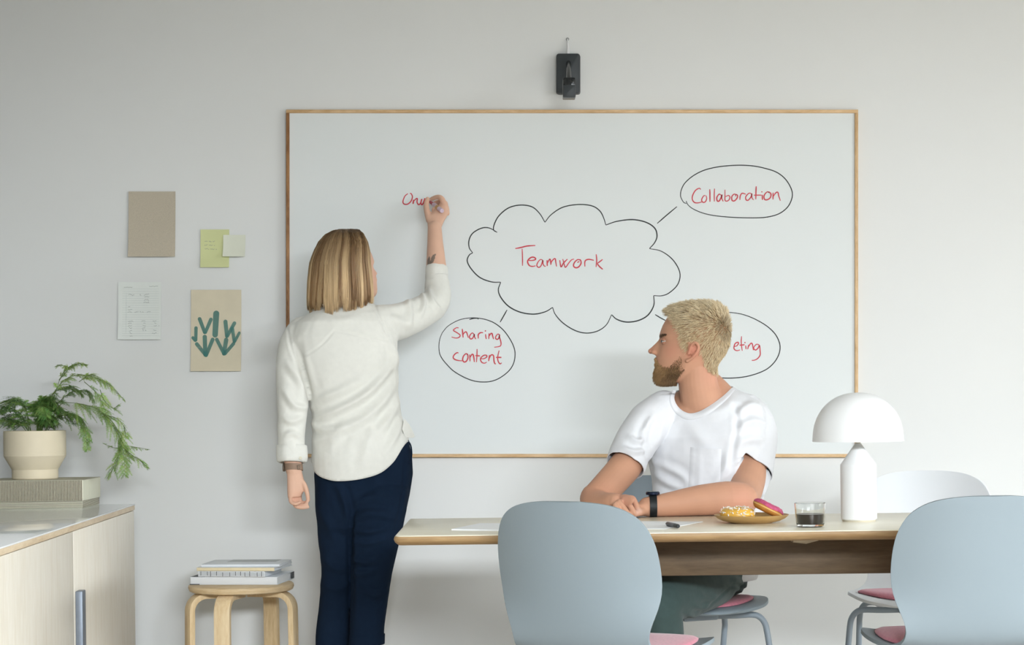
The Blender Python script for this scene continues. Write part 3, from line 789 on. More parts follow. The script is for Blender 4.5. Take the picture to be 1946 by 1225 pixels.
# ================================================================ chairs
M_shell = mat('blue_grey_shell', (140, 152, 159), .5, .35, var=(3, .015), bump=(600, .05, .0003))
M_pad = mat('pink_seat_fabric', (208, 132, 148), .95, .1, var=(160, .10), bump=(700, .4, .0008), sheen=.3)
M_leg = mat('grey_leg_metal', (146, 158, 168), .4, .45, var=(20, .03))
M_pivot = mat('pale_joint_plastic', (206, 210, 214), .4, .4, var=(20, .02))
def chair_proto():
    t = thing('chair', 'chair', 'chair', (0, 0, 0))
    line = [(.222, .436, .085), (.219, .438, .125), (.212, .441, .152), (.20, .444, .172), (.17, .448, .195), (.12, .446, .214), (.05, .440, .222), (-.02, .435, .220), (-.09, .434, .212), (-.14, .439, .202),
            (-.178, .452, .192), (-.203, .474, .186), (-.217, .50, .187), (-.228, .53, .197), (-.239, .57, .211), (-.249, .61, .219), (-.258, .65, .222), (-.267, .69, .2205), (-.274, .725, .2165), (-.280, .755, .208), (-.285, .78, .195), (-.288, .797, .180), (-.291, .812, .158), (-.293, .822, .133), (-.294, .829, .100), (-.295, .833, .055)]
    nu = 17; vs = []; fs = []
    for k, (y, z, hw) in enumerate(line):
        bk = min(1, max(0, (z - .45) / .15)) if y < -.1 else 0
        for i in range(nu):
            u = -1 + 2 * i / (nu - 1)
            e = u * hw / .222
            dy = .062 * e * e * bk; dz = .020 * e * e * (1 - bk)
            vs.append((u * hw, y + dy, z + dz - (0.004 * (1 - u * u) if k == 0 else 0)))
    for k in range(len(line) - 1):
        for i in range(nu - 1):
            a = k * nu + i; fs.append((a, a + 1, a + nu + 1, a + nu))
    mb = MB().add(vs, fs)
    o = make('shell', mb, M_shell, t, local=True, angle=60)
    sd = o.modifiers.new('thickness', 'SOLIDIFY'); sd.thickness = .010; sd.offset = 0
    bv = o.modifiers.new('soft_rim', 'BEVEL'); bv.width = .0035; bv.segments = 2; bv.limit_method = 'ANGLE'; bv.angle_limit = math.radians(50)
    ss = o.modifiers.new('round', 'SUBSURF'); ss.levels = 1; ss.render_levels = 1
    # pad: a domed cushion that follows the seat
    def seat_z(x, y):
        for k in range(len(line) - 1):
            if line[k][0] >= y >= line[k + 1][0]:
                f_ = (line[k][0] - y) / (line[k][0] - line[k + 1][0] + 1e-9); return line[k][1] * (1 - f_) + line[k + 1][1] * f_ + .020 * (x / .222) ** 2
        return .445
    n = 40; rs = []
    for rr, hh in ((.25, .020), (.6, .0195), (.85, .017), (.95, .013), (1.0, .0075), (.995, .004)):
        ring = []
        for k in range(n):
            an = 2 * math.pi * k / n; cx_ = math.copysign(abs(math.cos(an)) ** .8, math.cos(an)); sy = math.copysign(abs(math.sin(an)) ** .8, math.sin(an))
            x, y = .192 * rr * cx_, .018 + .178 * rr * sy
            ring.append(Vector((x, y, seat_z(x, y) + .003 + hh)))
        rs.append(ring)
    pad = make('seat_pad', MB().rings(rs), M_pad, t, local=True, angle=None)
    br_ = MB()
    for sx in (-1, 1):
        for fy in (1, -1):
            y0 = .07 * fy; yk = .115 * fy if fy > 0 else -.105; yf = .20 if fy > 0 else -.235
            pts = [(.05 * sx, y0, .4115), (.11 * sx, yk * .85, .412), (.165 * sx, yk * 1.02, .414), (.188 * sx, yk * 1.1, .406), (.202 * sx, yk * 1.16, .385), (.207 * sx, yk * 1.2, .355)]
            pts = [tuple(p) for p in catmull(pts, 4)] + [(.232 * sx, yf, .006)]
            lg = make('leg', MB().tube(pts, .0095, 12), M_leg, t, local=True)
            make('foot_cap', MB().lathe([(.011, 0), (.0115, .012), (.0100, .014)], (.232 * sx, yf, 0), 12), M_pivot, lg, local=True)
    make('underframe', MB().box((-.06, -.10, .402), (.06, .10, .424)), M_leg, t, local=True, bevel=.006)
    for sx in (-1, 1):
        make('joint', MB().tube([(sx * .125, -.11, .400), (sx * .16, -.125, .418), (sx * .165, -.15, .44)], [.012, .014, .010], 10), M_pivot, t, local=True)
    return t
def place_chair(root, x, D, yaw, label):
    """yaw: facing direction, 0 = away from the camera, positive turns to the right"""
    p = P(x, 1000, D)
    root.location = (p.x, p.y, 0); root.rotation_euler = (0, 0, -math.radians(yaw)); root['label'] = label; root['group'] = 'blue-grey shell chairs around the table'
c0 = chair_proto()
chs = [c0] + [copy_tree(c0) for _ in range(3)]
place_chair(chs[0], 1170, 4.80, 30, 'blue-grey shell chair in the foreground between the table end and the seated man')
place_chair(chs[1], 1811, 4.86, -5, 'blue-grey shell chair in the right foreground with its back to us')
place_chair(chs[2], 1302, 5.86, 157, 'blue-grey shell chair the man in the white T-shirt sits on')
place_chair(chs[3], 1748, 5.98, 197, 'pale shell chair behind the table lamp facing us')

M_shell_pale = mat('pale_grey_shell', (224, 228, 231), .5, .35, var=(3, .015), bump=(600, .05, .0003))
for ch in chs[3].children:
    if ch.name.startswith('shell'):
        ch.data = ch.data.copy(); ch.data.materials.clear(); ch.data.materials.append(M_shell_pale)
# ================================================================ things on the table
# lamp
M_lamp = mat('white_lamp_enamel', (244, 245, 246), .38, .4, var=(5, .004))
M_lampfoot = mat('lamp_foot_ring', (206, 198, 180), .5, .4, var=(20, .03))
lc = P(1632.5, 989.5, 5.215); lc.z = tz
sl = S(lc.y)
t = thing('table_lamp', 'white mushroom-shaped table lamp with dome shade and cylinder base', 'lamp', lc)
make('foot_ring', MB().lathe([(.01, 0), (.0445, 0), (.046, .004), (.046, .006)], lc, 48), M_lampfoot, t, angle=30)
make('base', MB().lathe([(.01, .004), (.0455, .004), (.0488, .007), (.0492, .010), (.0492, .1545), (.0488, .1565), (.0095, .212), (.008, .214), (.002, .214)], lc, 64), M_lamp, t, angle=25)
make('stem', MB().lathe([(.007, .21), (.0065, .235), (.003, .236)], lc, 24), M_lampfoot, t)
pf = [(.1245, .2195), (.1235, .232)]
for k in range(1, 17):
    an = math.radians(90 * k / 16); pf.append((.1232 * math.cos(an) ** .92 if k < 16 else .001, .232 + .122 * math.sin(an)))
inn = [(max(r - .004, .0005), z - .003) for r, z in reversed(pf)]
make('shade', MB().lathe(pf + inn[:-1] + [(.1205, .2195)], lc, 72, False), M_lamp, t, angle=60)
# glass of coffee
m, nt, b = _new('clear_glass')
b.inputs['Base Color'].default_value = (.97, .985, .98, 1); b.inputs['Roughness'].default_value = .01; b.inputs['Transmission Weight'].default_value = 1.0; b.inputs['IOR'].default_value = 1.45
M_glass = m
M_coffee = mat('black_coffee', (84, 46, 28), .3, .25, var=(20, .1))
gc = PZ(1540, 1000.5, tz)
t = thing('coffee_glass', 'small clear glass half full of black coffee beside the lamp', 'glass', gc)
make('glass', MB().lathe([(.002, .0006), (.031, .0006), (.0350, .003), (.0372, .010), (.0413, .0625), (.0407, .0632), (.0399, .0625), (.0360, .012), (.0340, .0075), (.002, .0070)], gc, 56), M_glass, t, angle=40)
make('coffee', MB().lathe([(.002, .0074), (.0333, .0076), (.0353, .0122), (.0371, .0338), (.002, .0338)], gc, 56), M_coffee, t, angle=40)
# plate
M_plate = mat('ochre_stoneware', (196, 158, 100), .45, .4, var=(40, .05))
pl = P(1428, 986, 5.20); pl.z = tz
sp = S(pl.y)
t = thing('plate', 'ochre stoneware plate holding two doughnuts', 'plate', pl)
make('dish', MB().lathe([(.004, 0), (.055, 0), (.06, .002), (.078, .006), (.093, .013), (.1015, .0215), (.1022, .0228), (.1008, .0232), (.092, .0155), (.077, .0095), (.05, .007), (.004, .0068)], pl, 72), M_plate, t, angle=40)
# doughnuts
M_dough = mat('fried_dough', (204, 140, 66), .6, .3, var=(35, .28), bump=(60, .3, .002))
M_yel_ice = mat('yellow_glaze', (226, 176, 76), .3, .5, var=(30, .12))
M_pink_ice = mat('pink_icing', (190, 84, 118), .6, .3, var=(120, .25), bump=(250, .7, .002))
M_flake = mat('coconut_flakes', (238, 234, 226), .7, .2, var=(40, .04))
def torus(R, r, M_, nr=40, nt_=18, a0=0, a1=360, sq=.86, grow=0.0, wob=0.0):
    mb = MB(); rs = []
    full = a1 - a0 >= 360
    for i in range(nr):
        A = 2 * math.pi * i / nr; ring = []
        for j in range(nt_ if full else nt_ + 1):
            B = math.radians(a0 + (a1 - a0) * j / nt_); edge = 0
            if wob and (j == 0 or j == nt_): edge = wob * math.sin(A * 5 + j)
            rr = r + grow
            zz = math.sin(B) * rr * sq + edge
            if B < 0 or B > math.pi: pass
            ring.append(M_ @ Vector(((R + rr * math.cos(B)) * math.cos(A), (R + rr * math.cos(B)) * math.sin(A), zz)))
        rs.append(ring)
    n = len(rs[0]); vs = [p for r_ in rs for p in r_]; fs = []
    for i in range(nr):
        i2 = (i + 1) % nr
        for j in range(n if full else n - 1):
            j2 = (j + 1) % n; fs.append((i * n + j, i2 * n + j, i2 * n + j2, i * n + j2))
    return mb.add(vs, fs)
zp = tz + .0072
d1 = P(1401.5, 972, pl.y - .005); d1.z = zp + .0178
M1 = Matrix.Translation(d1) @ Matrix.Rotation(.05, 4, 'X')
t = thing('doughnut', 'yellow glazed doughnut topped with white coconut flakes', 'doughnut', (d1.x, d1.y, zp), group='doughnuts on the plate')
make('dough', torus(.0285, .0185, M1, sq=.88), M_dough, t, angle=None)
make('glaze', torus(.0285, .0185, M1, a0=-22, a1=200, sq=.88, grow=.0012, wob=.004), M_yel_ice, t, angle=None)
mb = MB()
for k in range(95):
    A = rf.uniform(0, 2 * math.pi); B = rf.uniform(.15, math.pi - .1) if k < 78 else rf.uniform(-.1, .5)
    if k >= 78: A = rf.uniform(math.pi * 1.05, math.pi * 1.95)
    rr = .0205; p = M1 @ Vector(((.0285 + rr * math.cos(B)) * math.cos(A), (.0285 + rr * math.cos(B)) * math.sin(A), math.sin(B) * rr * .88))
    mb.ball(p, (rf.uniform(.0025, .0062), rf.uniform(.0014, .003), rf.uniform(.0008, .0016)), 6, 3, Matrix.Rotation(rf.uniform(0, 6.3), 4, 'Z') @ Matrix.Rotation(rf.uniform(-1.2, 1.2), 4, 'Y'))
make('coconut_flakes', mb, M_flake, t, angle=None)['kind'] = 'stuff'
d2 = P(1459.5, 965.5, pl.y - .002)
M2 = Matrix.Translation(d2) @ Matrix.Rotation(math.radians(27), 4, 'Y')
t = thing('doughnut', 'pink iced doughnut leaning on the yellow one', 'doughnut', (d2.x, d2.y, zp), group='doughnuts on the plate')
make('dough', torus(.0275, .0165, M2, sq=.82), M_dough, t, angle=None)
make('icing', torus(.0275, .0165, M2, a0=12, a1=172, sq=.82, grow=.0014, wob=.001), M_pink_ice, t, angle=None)
make('pale_ring', torus(.0275, .0166, M2, a0=-12, a1=2, sq=.82, grow=.0004), mat('pale_dough', (226, 182, 112), .6, .3, var=(40, .1)), t, angle=None)
mb = MB()
for k in range(70):
    A = rf.uniform(0, 2 * math.pi); B = rf.uniform(.3, math.pi - .2); rr = .0182
    p = M2 @ Vector(((.0275 + rr * math.cos(B)) * math.cos(A), (.0275 + rr * math.cos(B)) * math.sin(A), math.sin(B) * rr * .82))
    mb.ball(p, rf.uniform(.0008, .0015), 5, 3)
make('sprinkles', mb, mat('pink_sprinkles', (206, 108, 140), .6, .3, var=(200, .2)), t, angle=None)['kind'] = 'stuff'
# papers and pens
def sheet_on_table(name, label, cat, pts, z0, th, m):
    q = [PZ(x, y, z0 + th) for x, y in pts]
    c = sum(q, Vector()) / len(q)
    o = make(name, MB().prism([Vector((p.x, p.y, z0)) for p in q], (0, 0, th)), m, None, loc=(c.x, c.y, z0), smooth=False)
    return tag(o, label, cat)
M_sheet = mat('bright_paper', (248, 250, 252), .8, .2, var=(20, .01))
sheet_on_table('notebook', 'white notepad lying near the left end of the table', 'notepad', [(858, 1004.5), (912, 993.5), (1015, 993.5), (985, 1006.5)], tz + .0003, .004, M_sheet)
sheet_on_table('paper_sheet', 'white paper sheet on the table under the black pen', 'paper', [(1180, 1004), (1262, 1004.5), (1336, 990.5), (1195, 989.5)], tz + .0003, .001, M_sheet)
M_penb = mat('black_pen_barrel', (26, 30, 34), .35, .45, var=(30, .1))
a = PZ(1267, 994.5, tz + .0072); b_ = PZ(1289.5, 999.5, tz + .0072); u = (b_ - a).normalized()
t = thing('pen', 'short black pen lying on the paper in front of the man', 'pen', ((a.x + b_.x) / 2, (a.y + b_.y) / 2, tz + .0014))
L = (b_ - a).length
make('barrel', MB().tube([a, a + u * (L * .1), a + u * (L * .93), b_], [.0035, .0058, .0058, .004], 14), M_penb, t, angle=40)
make('label_band', MB().tube([a + u * (L * .42), a + u * (L * .72)], .0060, 14), mat('pen_label', (86, 90, 96), .4, .4, var=(40, .2)), t, angle=40)
# ================================================================ people: shared tools
def remesh(mb, voxel, smooth=4, factor=.5):
    """union of closed overlapping shapes -> one continuous skin (vertices, quads)"""
    me = bpy.data.meshes.new('tmp'); me.from_pydata([tuple(p) for p in mb.v], [], mb.f); me.validate()
    bm = bmesh.new(); bm.from_mesh(me); bmesh.ops.recalc_face_normals(bm, faces=bm.faces); bm.to_mesh(me); bm.free()
    o = bpy.data.objects.new('tmp', me); COL.objects.link(o)
    r = o.modifiers.new('r', 'REMESH'); r.mode = 'VOXEL'; r.voxel_size = voxel; r.use_smooth_shade = True
    if smooth:
        s = o.modifiers.new('s', 'SMOOTH'); s.factor = factor; s.iterations = smooth
    dg = bpy.context.evaluated_depsgraph_get(); dg.update()
    ev = o.evaluated_get(dg); m2 = ev.to_mesh()
    v = np.empty(len(m2.vertices) * 3); m2.vertices.foreach_get('co', v); v = v.reshape(-1, 3)
    n = np.empty(len(m2.vertices) * 3); m2.vertices.foreach_get('normal', n); n = n.reshape(-1, 3)
    f = [tuple(p.vertices) for p in m2.polygons]
    ev.to_mesh_clear()
    bpy.data.objects.remove(o); bpy.data.meshes.remove(me)
    return v, n, f
def normals(v, f):
    q = np.array([t if len(t) == 4 else t + (t[2],) for t in f]); a = v[q[:, 2]] - v[q[:, 0]]; b = v[q[:, 3]] - v[q[:, 1]]
    fn = np.cross(a, b); n = np.zeros_like(v)
    for k in range(4): np.add.at(n, q[:, k], fn)
    return n / (np.linalg.norm(n, axis=1)[:, None] + 1e-12)
def px_of(v):
    """pixel coordinates of points (N,3)"""
    u = v[:, 0] * F / v[:, 1]; w_ = (H - v[:, 2]) * F / v[:, 1]
    c, s = math.cos(ROLL), math.sin(ROLL)
    return CX + u * c + w_ * s, YH - u * s + w_ * c
def seg_dist(p, poly):
    """distance of points p (N,2) to polyline, and the position along it (0..1)"""
    best = np.full(len(p), 1e9); pos = np.zeros(len(p)); n = len(poly) - 1
    for i in range(n):
        a = np.array(poly[i]); b = np.array(poly[i + 1]); d = b - a; L2 = (d * d).sum() + 1e-12
        t = np.clip(((p - a) @ d) / L2, 0, 1); q = a + t[:, None] * d; dd = np.linalg.norm(p - q, axis=1)
        m_ = dd < best; best[m_] = dd[m_]; pos[m_] = (i + t[m_]) / n
    return best, pos
def fold_disp(v, n, folds, D):
    """folds: (polyline in photo pixels, width px, height m); they crease the side that faces us"""
    x, y = px_of(v); p = np.stack([x, y], 1); w_ = np.clip(-n[:, 1] * 1.6 + .35, 0, 1); out = np.zeros(len(v))
    for poly, wid, h in folds:
        cv = [(q.x, q.y) for q in catmull([(a, b, 0) for a, b in poly], 4)]
        d, t = seg_dist(p, cv)
        e = np.sin(np.clip(t, .02, .98) * math.pi) ** .5
        out += h * e * (np.exp(-(d / wid) ** 2) - .45 * np.exp(-((d - 2.0 * wid) / (1.1 * wid)) ** 2))
    return out * w_
def noise_disp(v, scale, amp, seed=0.0, stretch=(1, 1, 1)):
    s = np.array(stretch) * scale
    return np.array([noise.noise(Vector(p * s + seed)) for p in v]) * amp
def cut(v, f, g, direction):
    """drop what lies where g < 0; the ragged edge is pulled onto g = 0 along direction (g linear with slope 1)"""
    gv = g(v); below = gv < 0; fa = np.array([t if len(t) == 4 else t + (t[2],) for t in f])
    keep = ~(below[fa].all(axis=1))
    f2 = [f[i] for i in np.nonzero(keep)[0]]
    used = np.zeros(len(v), bool); used[fa[keep].ravel()] = True
    mv = used & below
    v = v.copy(); v[mv] -= gv[mv][:, None] * np.array(direction)
    idx = -np.ones(len(v), int); idx[used] = np.arange(used.sum())
    return v[used], [tuple(idx[i] for i in t) for t in f2]
def cut_px(v, f, dead, line, reach=9):
    """drop the dead vertices' faces; the border snaps to the nearest point of a curve given in photo pixels"""
    x, y = px_of(v); p2 = np.stack([x, y], 1); arr = np.array(line)
    fa_ = np.array([t if len(t) == 4 else t + (t[2],) for t in f]); keep = ~(dead[fa_].any(axis=1))
    used = np.zeros(len(v), bool); used[fa_[keep].ravel()] = True
    touch = np.zeros(len(v), bool); mixed = ~keep; touch[fa_[mixed].ravel()] = True
    v = v.copy()
    for i in np.nonzero(used & touch)[0]:
        best = 1e9; bq = None
        for k in range(len(arr) - 1):
            a_, b_ = arr[k], arr[k + 1]; d = b_ - a_; t_ = min(1, max(0, ((p2[i] - a_) @ d) / (d @ d + 1e-9))); q = a_ + t_ * d; e = np.hypot(*(q - p2[i]))
            if e < best: best = e; bq = q
        if best < reach: v[i] = np.array(P(bq[0], bq[1], v[i, 1]))
    idx = -np.ones(len(v), int); idx[used] = np.arange(used.sum())
    return v[used], [tuple(idx[i] for i in f[k]) for k in np.nonzero(keep)[0]]
def smooth_edge(v, f, iters=6):
    """relax the open borders of a cut garment so that hems run clean"""
    cnt = {}
    for q in f:
        for i in range(len(q)):
            e = (q[i], q[(i + 1) % len(q)]); e = e if e[0] < e[1] else (e[1], e[0]); cnt[e] = cnt.get(e, 0) + 1
    nb = {}
    for (a, b), c in cnt.items():
        if c == 1: nb.setdefault(a, []).append(b); nb.setdefault(b, []).append(a)
    ids = [k for k in nb if len(nb[k]) == 2]
    if not ids: return v
    A = np.array(ids); B = np.array([nb[k] for k in ids]); v = v.copy()
    for _ in range(iters): v[A] = .4 * v[A] + .3 * v[B[:, 0]] + .3 * v[B[:, 1]]
    return v
def from_arrays(name, v, f, m, parent, colors=None, solid=None, subsurf=0):
    mb = MB(); mb.v = v.tolist(); mb.f = f
    if colors is not None: mb.c = [tuple(c) for c in colors]
    o = make(name, mb, m, parent, colors=colors is not None, angle=None)
    if solid:
        s = o.modifiers.new('thickness', 'SOLIDIFY'); s.thickness = solid; s.offset = -1
    return o
def ering(c, ax, ay, n=28, p=2.3):
    r = []
    for k in range(n):
        a = 2 * math.pi * k / n; ca, sa = math.cos(a), math.sin(a)
        r.append(Vector(c) + Vector(ax) * math.copysign(abs(ca) ** (2 / p), ca) + Vector(ay) * math.copysign(abs(sa) ** (2 / p), sa))
    return r
def torso(mb, rows, yaw=0.0, p=2.3, n=32):
    """rows: (y px, left px, right px, distance, half depth m); half depth along the turned facing axis"""
    rs = []
    cy_, sy = math.cos(yaw), math.sin(yaw)
    for y, xl, xr, D, hd in rows:
        c = (P(xl, y, D) + P(xr, y, D)) / 2; hw = (xr - xl) * D / F / 2
        # width of a turned ellipse as seen from the front stays hw
        a = math.sqrt(max(hw * hw - (hd * sy) ** 2, 1e-6)) / max(cy_, .3)
        rs.append(ering(c, (a * cy_, a * sy, 0), (-hd * sy, hd * cy_, 0), n, p))
    return mb.rings(rs)
def limb(mb, pts, rad, n=28, squash=1.0, k=4, up=None):
    """smooth tapered limb through (x px, y px, D) joints"""
    q = [P(*p) if not isinstance(p, Vector) else p for p in pts]
    cv = catmull(q, k); rr = []
    for i in range(len(cv)):
        f_ = i / k; j = min(int(f_), len(rad) - 2); rr.append(rad[j] * (1 - f_ + j) + rad[j + 1] * (f_ - j))
    mb.tube(cv, rr, n, True, None, up, squash)
    mb.ball(cv[0], rr[0] * .98, 12, 8); mb.ball(cv[-1], rr[-1] * .98, 12, 8)
    return mb
def finger(mb, pts, r0, r1):
    cv = catmull(pts, 4); n = len(cv)
    rr = [r0 + (r1 - r0) * i / (n - 1) for i in range(n)]
    mb.tube(cv, rr, 12); mb.ball(cv[-1], r1 * 1.0, 12, 8); mb.ball(cv[0], r0, 12, 8)
M_skin = attr_mat('skin', .6, .25, sheen=.05, bump=(900, .06, .0004))
def strands(name, roots, parent, m, nside=3):
    """roots: list of (points, radius list, colours list)"""
    mb = MB()
    for pts, rr, cc in roots:
        n0 = len(mb.v); mb.tube(pts, rr, nside, False)
        mb.c[n0:] = [cc[i // nside] for i in range(len(mb.v) - n0)]
    o = make(name, mb, m, parent, colors=True, angle=None)
    return o
M_hair = attr_mat('hair', .42, .5)

# head made of horizontal slices: profile in a forward / up / lateral frame
PROF = [  # y, front, back, half width   (photo-zoom units: 3424 per metre, eye of the frame at 680,500)
    (104, 640, 770, .018), (114, 560, 860, .040), (140, 480, 930, .058), (190, 424, 985, .069), (250, 372, 1012, .0745), (320, 332, 1030, .0765), (390, 305, 1037, .0775), (430, 294, 1038, .077),
    (470, 304, 1035, .0755), (520, 306, 1025, .0745), (570, 300, 1006, .0735), (620, 280, 980, .0715), (660, 264, 952, .069), (700, 268, 925, .066), (740, 266, 900, .062), (790, 258, 880, .0575), (840, 260, 858, .051), (880, 284, 838, .044), (905, 325, 800, .037), (925, 405, 760, .028)]
NOSE = [(450, 0), (475, 20), (500, 48), (540, 92), (562, 112), (580, 120), (594, 116), (606, 96), (620, 52), (634, 18), (655, 0)]
def head_frame(c, fwd, up):
    f_ = Vector(fwd).normalized(); u = Vector(up); u = (u - f_ * u.dot(f_)).normalized(); l = u.cross(f_)     # l: the head's own left
    return Vector(c), f_, u, l
def hpt(fr_, x, y, lat, scale=1.0):
    c, f_, u, l = fr_
    return c + (f_ * ((680 - x) / 3424) + u * ((500 - y) / 3424) + l * lat) * scale
def head_mesh(mb, fr_, scale=1.0, nose=1.0, n=56):
    ys = np.linspace(104, 925, 70); A = np.array(PROF)
    def sm(col): return np.interp(ys, A[:, 0], A[:, col])
    fr0, bk, wd_ = sm(1), sm(2), sm(3)
    ny, nv = [a for a, _ in NOSE], [b for _, b in NOSE]
    rs = []
    for i, y in enumerate(ys):
        mid, half = (fr0[i] + bk[i]) / 2, (bk[i] - fr0[i]) / 2; ring = []
        for k in range(n):
            th = 2 * math.pi * k / n; c_, s_ = math.cos(th), math.sin(th)
            cx_ = math.copysign(abs(c_) ** .88, c_); lat = math.copysign(abs(s_) ** .86, s_) * wd_[i] * (1 - .10 * max(0, c_))
            x = mid - half * cx_
            if c_ > 0:
                sg = .0095 + .0055 * min(1, max(0, (y - 470) / 110))
                x -= np.interp(y, ny, nv, 0, 0) * nose * math.exp(-(lat / sg) ** 2)
                for sd in (-1, 1):   # eye sockets, cheek bones
                    x += 26 * math.exp(-((lat - sd * .032) / .013) ** 2 - ((y - 482) / 26) ** 2)
                    x -= 12 * math.exp(-((lat - sd * .040) / .016) ** 2 - ((y - 575) / 45) ** 2)
                x -= 12 * math.exp(-(lat / .026) ** 2) * (math.exp(-((y - 672) / 16) ** 2) + math.exp(-((y - 728) / 18) ** 2))     # lips
            ring.append(hpt(fr_, x, y, lat, scale))
        rs.append(ring)
    mb.rings(rs)
def nostrils(mb, fr_, scale=1.0):
    for sd in (-1, 1): mb.ball(hpt(fr_, 240, 600, sd * .0125, scale), (.0095 * scale, .007 * scale, .0075 * scale), 12, 8)
    mb.ball(hpt(fr_, 203, 588, 0, scale), .0088 * scale, 12, 8)
def ear(mb, fr_, side, scale=1.0):
    pts = [(604, 702, .0735), (652, 676, .0775), (704, 618, .083), (727, 566, .085), (712, 527, .083), (683, 517, .080), (652, 543, .077), (634, 588, .0745), (620, 628, .0735)]
    cv = catmull([hpt(fr_, x, y, side * l, scale) for x, y, l in pts], 4)
    mb.tube(cv, [.0052 * scale] * 8 + [.0048 * scale] * (len(cv) - 8), 10); mb.ball(cv[0], .0062 * scale); mb.ball(cv[-1], .0045 * scale)
    mb.ball(hpt(fr_, 672, 600, side * .0735, scale), (.010 * scale, .006 * scale, .017 * scale), 12, 8)
def skin_colors(v, base, spots, jitter=.05):
    c = np.tile(np.array(lin(base)[:3]), (len(v), 1))
    nz = np.array([noise.noise(Vector(p * 28)) for p in v]); c *= (1 + jitter * nz)[:, None]
    for pos, r, col, amt in spots:
        d = np.linalg.norm(v - np.array(pos), axis=1); w_ = np.exp(-(d / r) ** 2)[:, None] * amt
        c = c * (1 - w_) + np.array(lin(col)[:3]) * w_
    return c

# ================================================================ woman writing on the board
wom = thing('person', 'woman in off-white shirt and navy trousers writing on the whiteboard, seen from behind', 'person', (P(680, 1300, 6.32).x, 6.32, 0))
D0 = 6.32
# ---- shirt
mb = MB()
torso(mb, [(572, 628, 702, 6.35, .05), (582, 612, 716, 6.34, .065), (596, 585, 735, 6.33, .08), (612, 562, 748, 6.32, .092), (640, 551, 756, 6.32, .105), (690, 562, 755, 6.32, .115), (740, 583, 756, 6.32, .115), (790, 593, 762, 6.32, .115), (830, 593.5, 776, 6.32, .124), (870, 592, 786, 6.32, .132), (915, 592, 789, 6.32, .134), (955, 593, 789, 6.32, .134)], yaw=.1)
limb(mb, [(576, 634, 6.33), (560, 665, 6.31), (556, 710, 6.28), (556, 765, 6.25), (554, 820, 6.235), (554, 872, 6.225)], [.060, .058, .0555, .0505, .046, .043])
limb(mb, [(716, 618, 6.33), (752, 612, 6.39), (790, 598, 6.46), (822, 580, 6.53), (831, 560, 6.565), (831, 535, 6.585), (829, 515, 6.60)], [.068, .063, .058, .053, .047, .0405, .038])
v, n, f = remesh(mb, .0042, 6)
wf = [([(757, 662), (742, 700), (700, 745), (650, 775), (602, 795)], 7, .007), ([(762, 690), (745, 740), (700, 790), (640, 820), (597, 838)], 8, .006), ([(766, 730), (750, 780), (715, 825)], 7, .006), ([(768, 770), (755, 820), (735, 860)], 6, .005),
      ([(600, 760), (640, 745), (690, 720)], 7, .004), ([(585, 800), (610, 815), (650, 810)], 6, .004), ([(740, 640), (752, 680), (760, 740)], 6, .005), ([(620, 860), (640, 830), (660, 800)], 9, .003), ([(690, 880), (700, 840), (712, 800)], 9, .003),
      ([(560, 690), (610, 655), (640, 622)], 2.2, -.0011), ([(628, 624), (690, 640), (742, 652)], 2.2, -.0016), ([(712, 578), (724, 610), (745, 652)], 2.2, -.002), ([(546, 620), (553, 660), (568, 700)], 2.4, -.002),
      ([(566, 660), (580, 720), (590, 762)], 6, -.007), ([(540, 740), (560, 770), (585, 775)], 6, .005), ([(535, 790), (555, 800), (580, 790)], 6, .004), ([(540, 830), (556, 822), (575, 832)], 5, .004), ([(545, 690), (560, 710), (578, 740)], 6, .005),
      ([(772, 566), (780, 590), (778, 620)], 5, .005), ([(800, 552), (806, 575), (800, 600)], 4, .006), ([(815, 548), (822, 570), (838, 590)], 4, .005), ([(740, 600), (760, 610), (790, 620)], 7, .003), ([(735, 585), (770, 580), (805, 565)], 6, .003), ([(600, 600), (640, 610), (690, 600)], 8, .002)]
v = v + n * (1.7 * fold_disp(v, n, wf, D0) + noise_disp(v, 14, .0022, 3.1) + noise_disp(v, 33, .0010, 8.7))[:, None]
hx = np.array([560, 590, 597, 606, 618, 640, 680, 720, 745, 757, 766, 775, 790, 800]); hy = np.array([872, 876, 895, 904, 909.5, 914, 911, 900, 881, 864, 849, 839, 832, 831])
def hem(vv):
    x, y = px_of(vv); m_ = np.interp(x, hx, hy)
    return (m_ - y) * 6.32 / F
x_, y_ = px_of(v)
arm_left = (x_ < 584 - 0 * y_) & (y_ > 700)           # the hanging sleeve is cut by its own plane below
g_all = lambda vv: np.where((px_of(vv)[0] < 587) & (px_of(vv)[1] < 900) & (vv[:, 1] < 6.30), 1.0, hem(vv))
HEM = [(q.x, q.y) for q in catmull([(a_, b_, 0) for a_, b_ in zip(hx, hy)], 5)]
v, f = cut_px(v, f, g_all(v) < 0, HEM)
pL = np.array(P(555, 868, 6.23)); v, f = cut(v, f, lambda vv: np.where((px_of(vv)[0] < 587) & (vv[:, 2] < pL[2] + .05), vv[:, 2] - pL[2], 1.0), (0, 0, 1))
pR = np.array(P(829, 521, 6.60)); v, f = cut(v, f, lambda vv: np.where((px_of(vv)[0] > 795) & (vv[:, 2] > pR[2] - .06), pR[2] - vv[:, 2], 1.0), (0, 0, -1))
M_shirt = mat('off_white_linen', (230, 229, 222), .9, .15, var=(60, .02), bump=(420, .25, .0006), sheen=.2)
v = smooth_edge(v, f, 8)
shirt = from_arrays('shirt', v, f, M_shirt, wom, solid=.003)
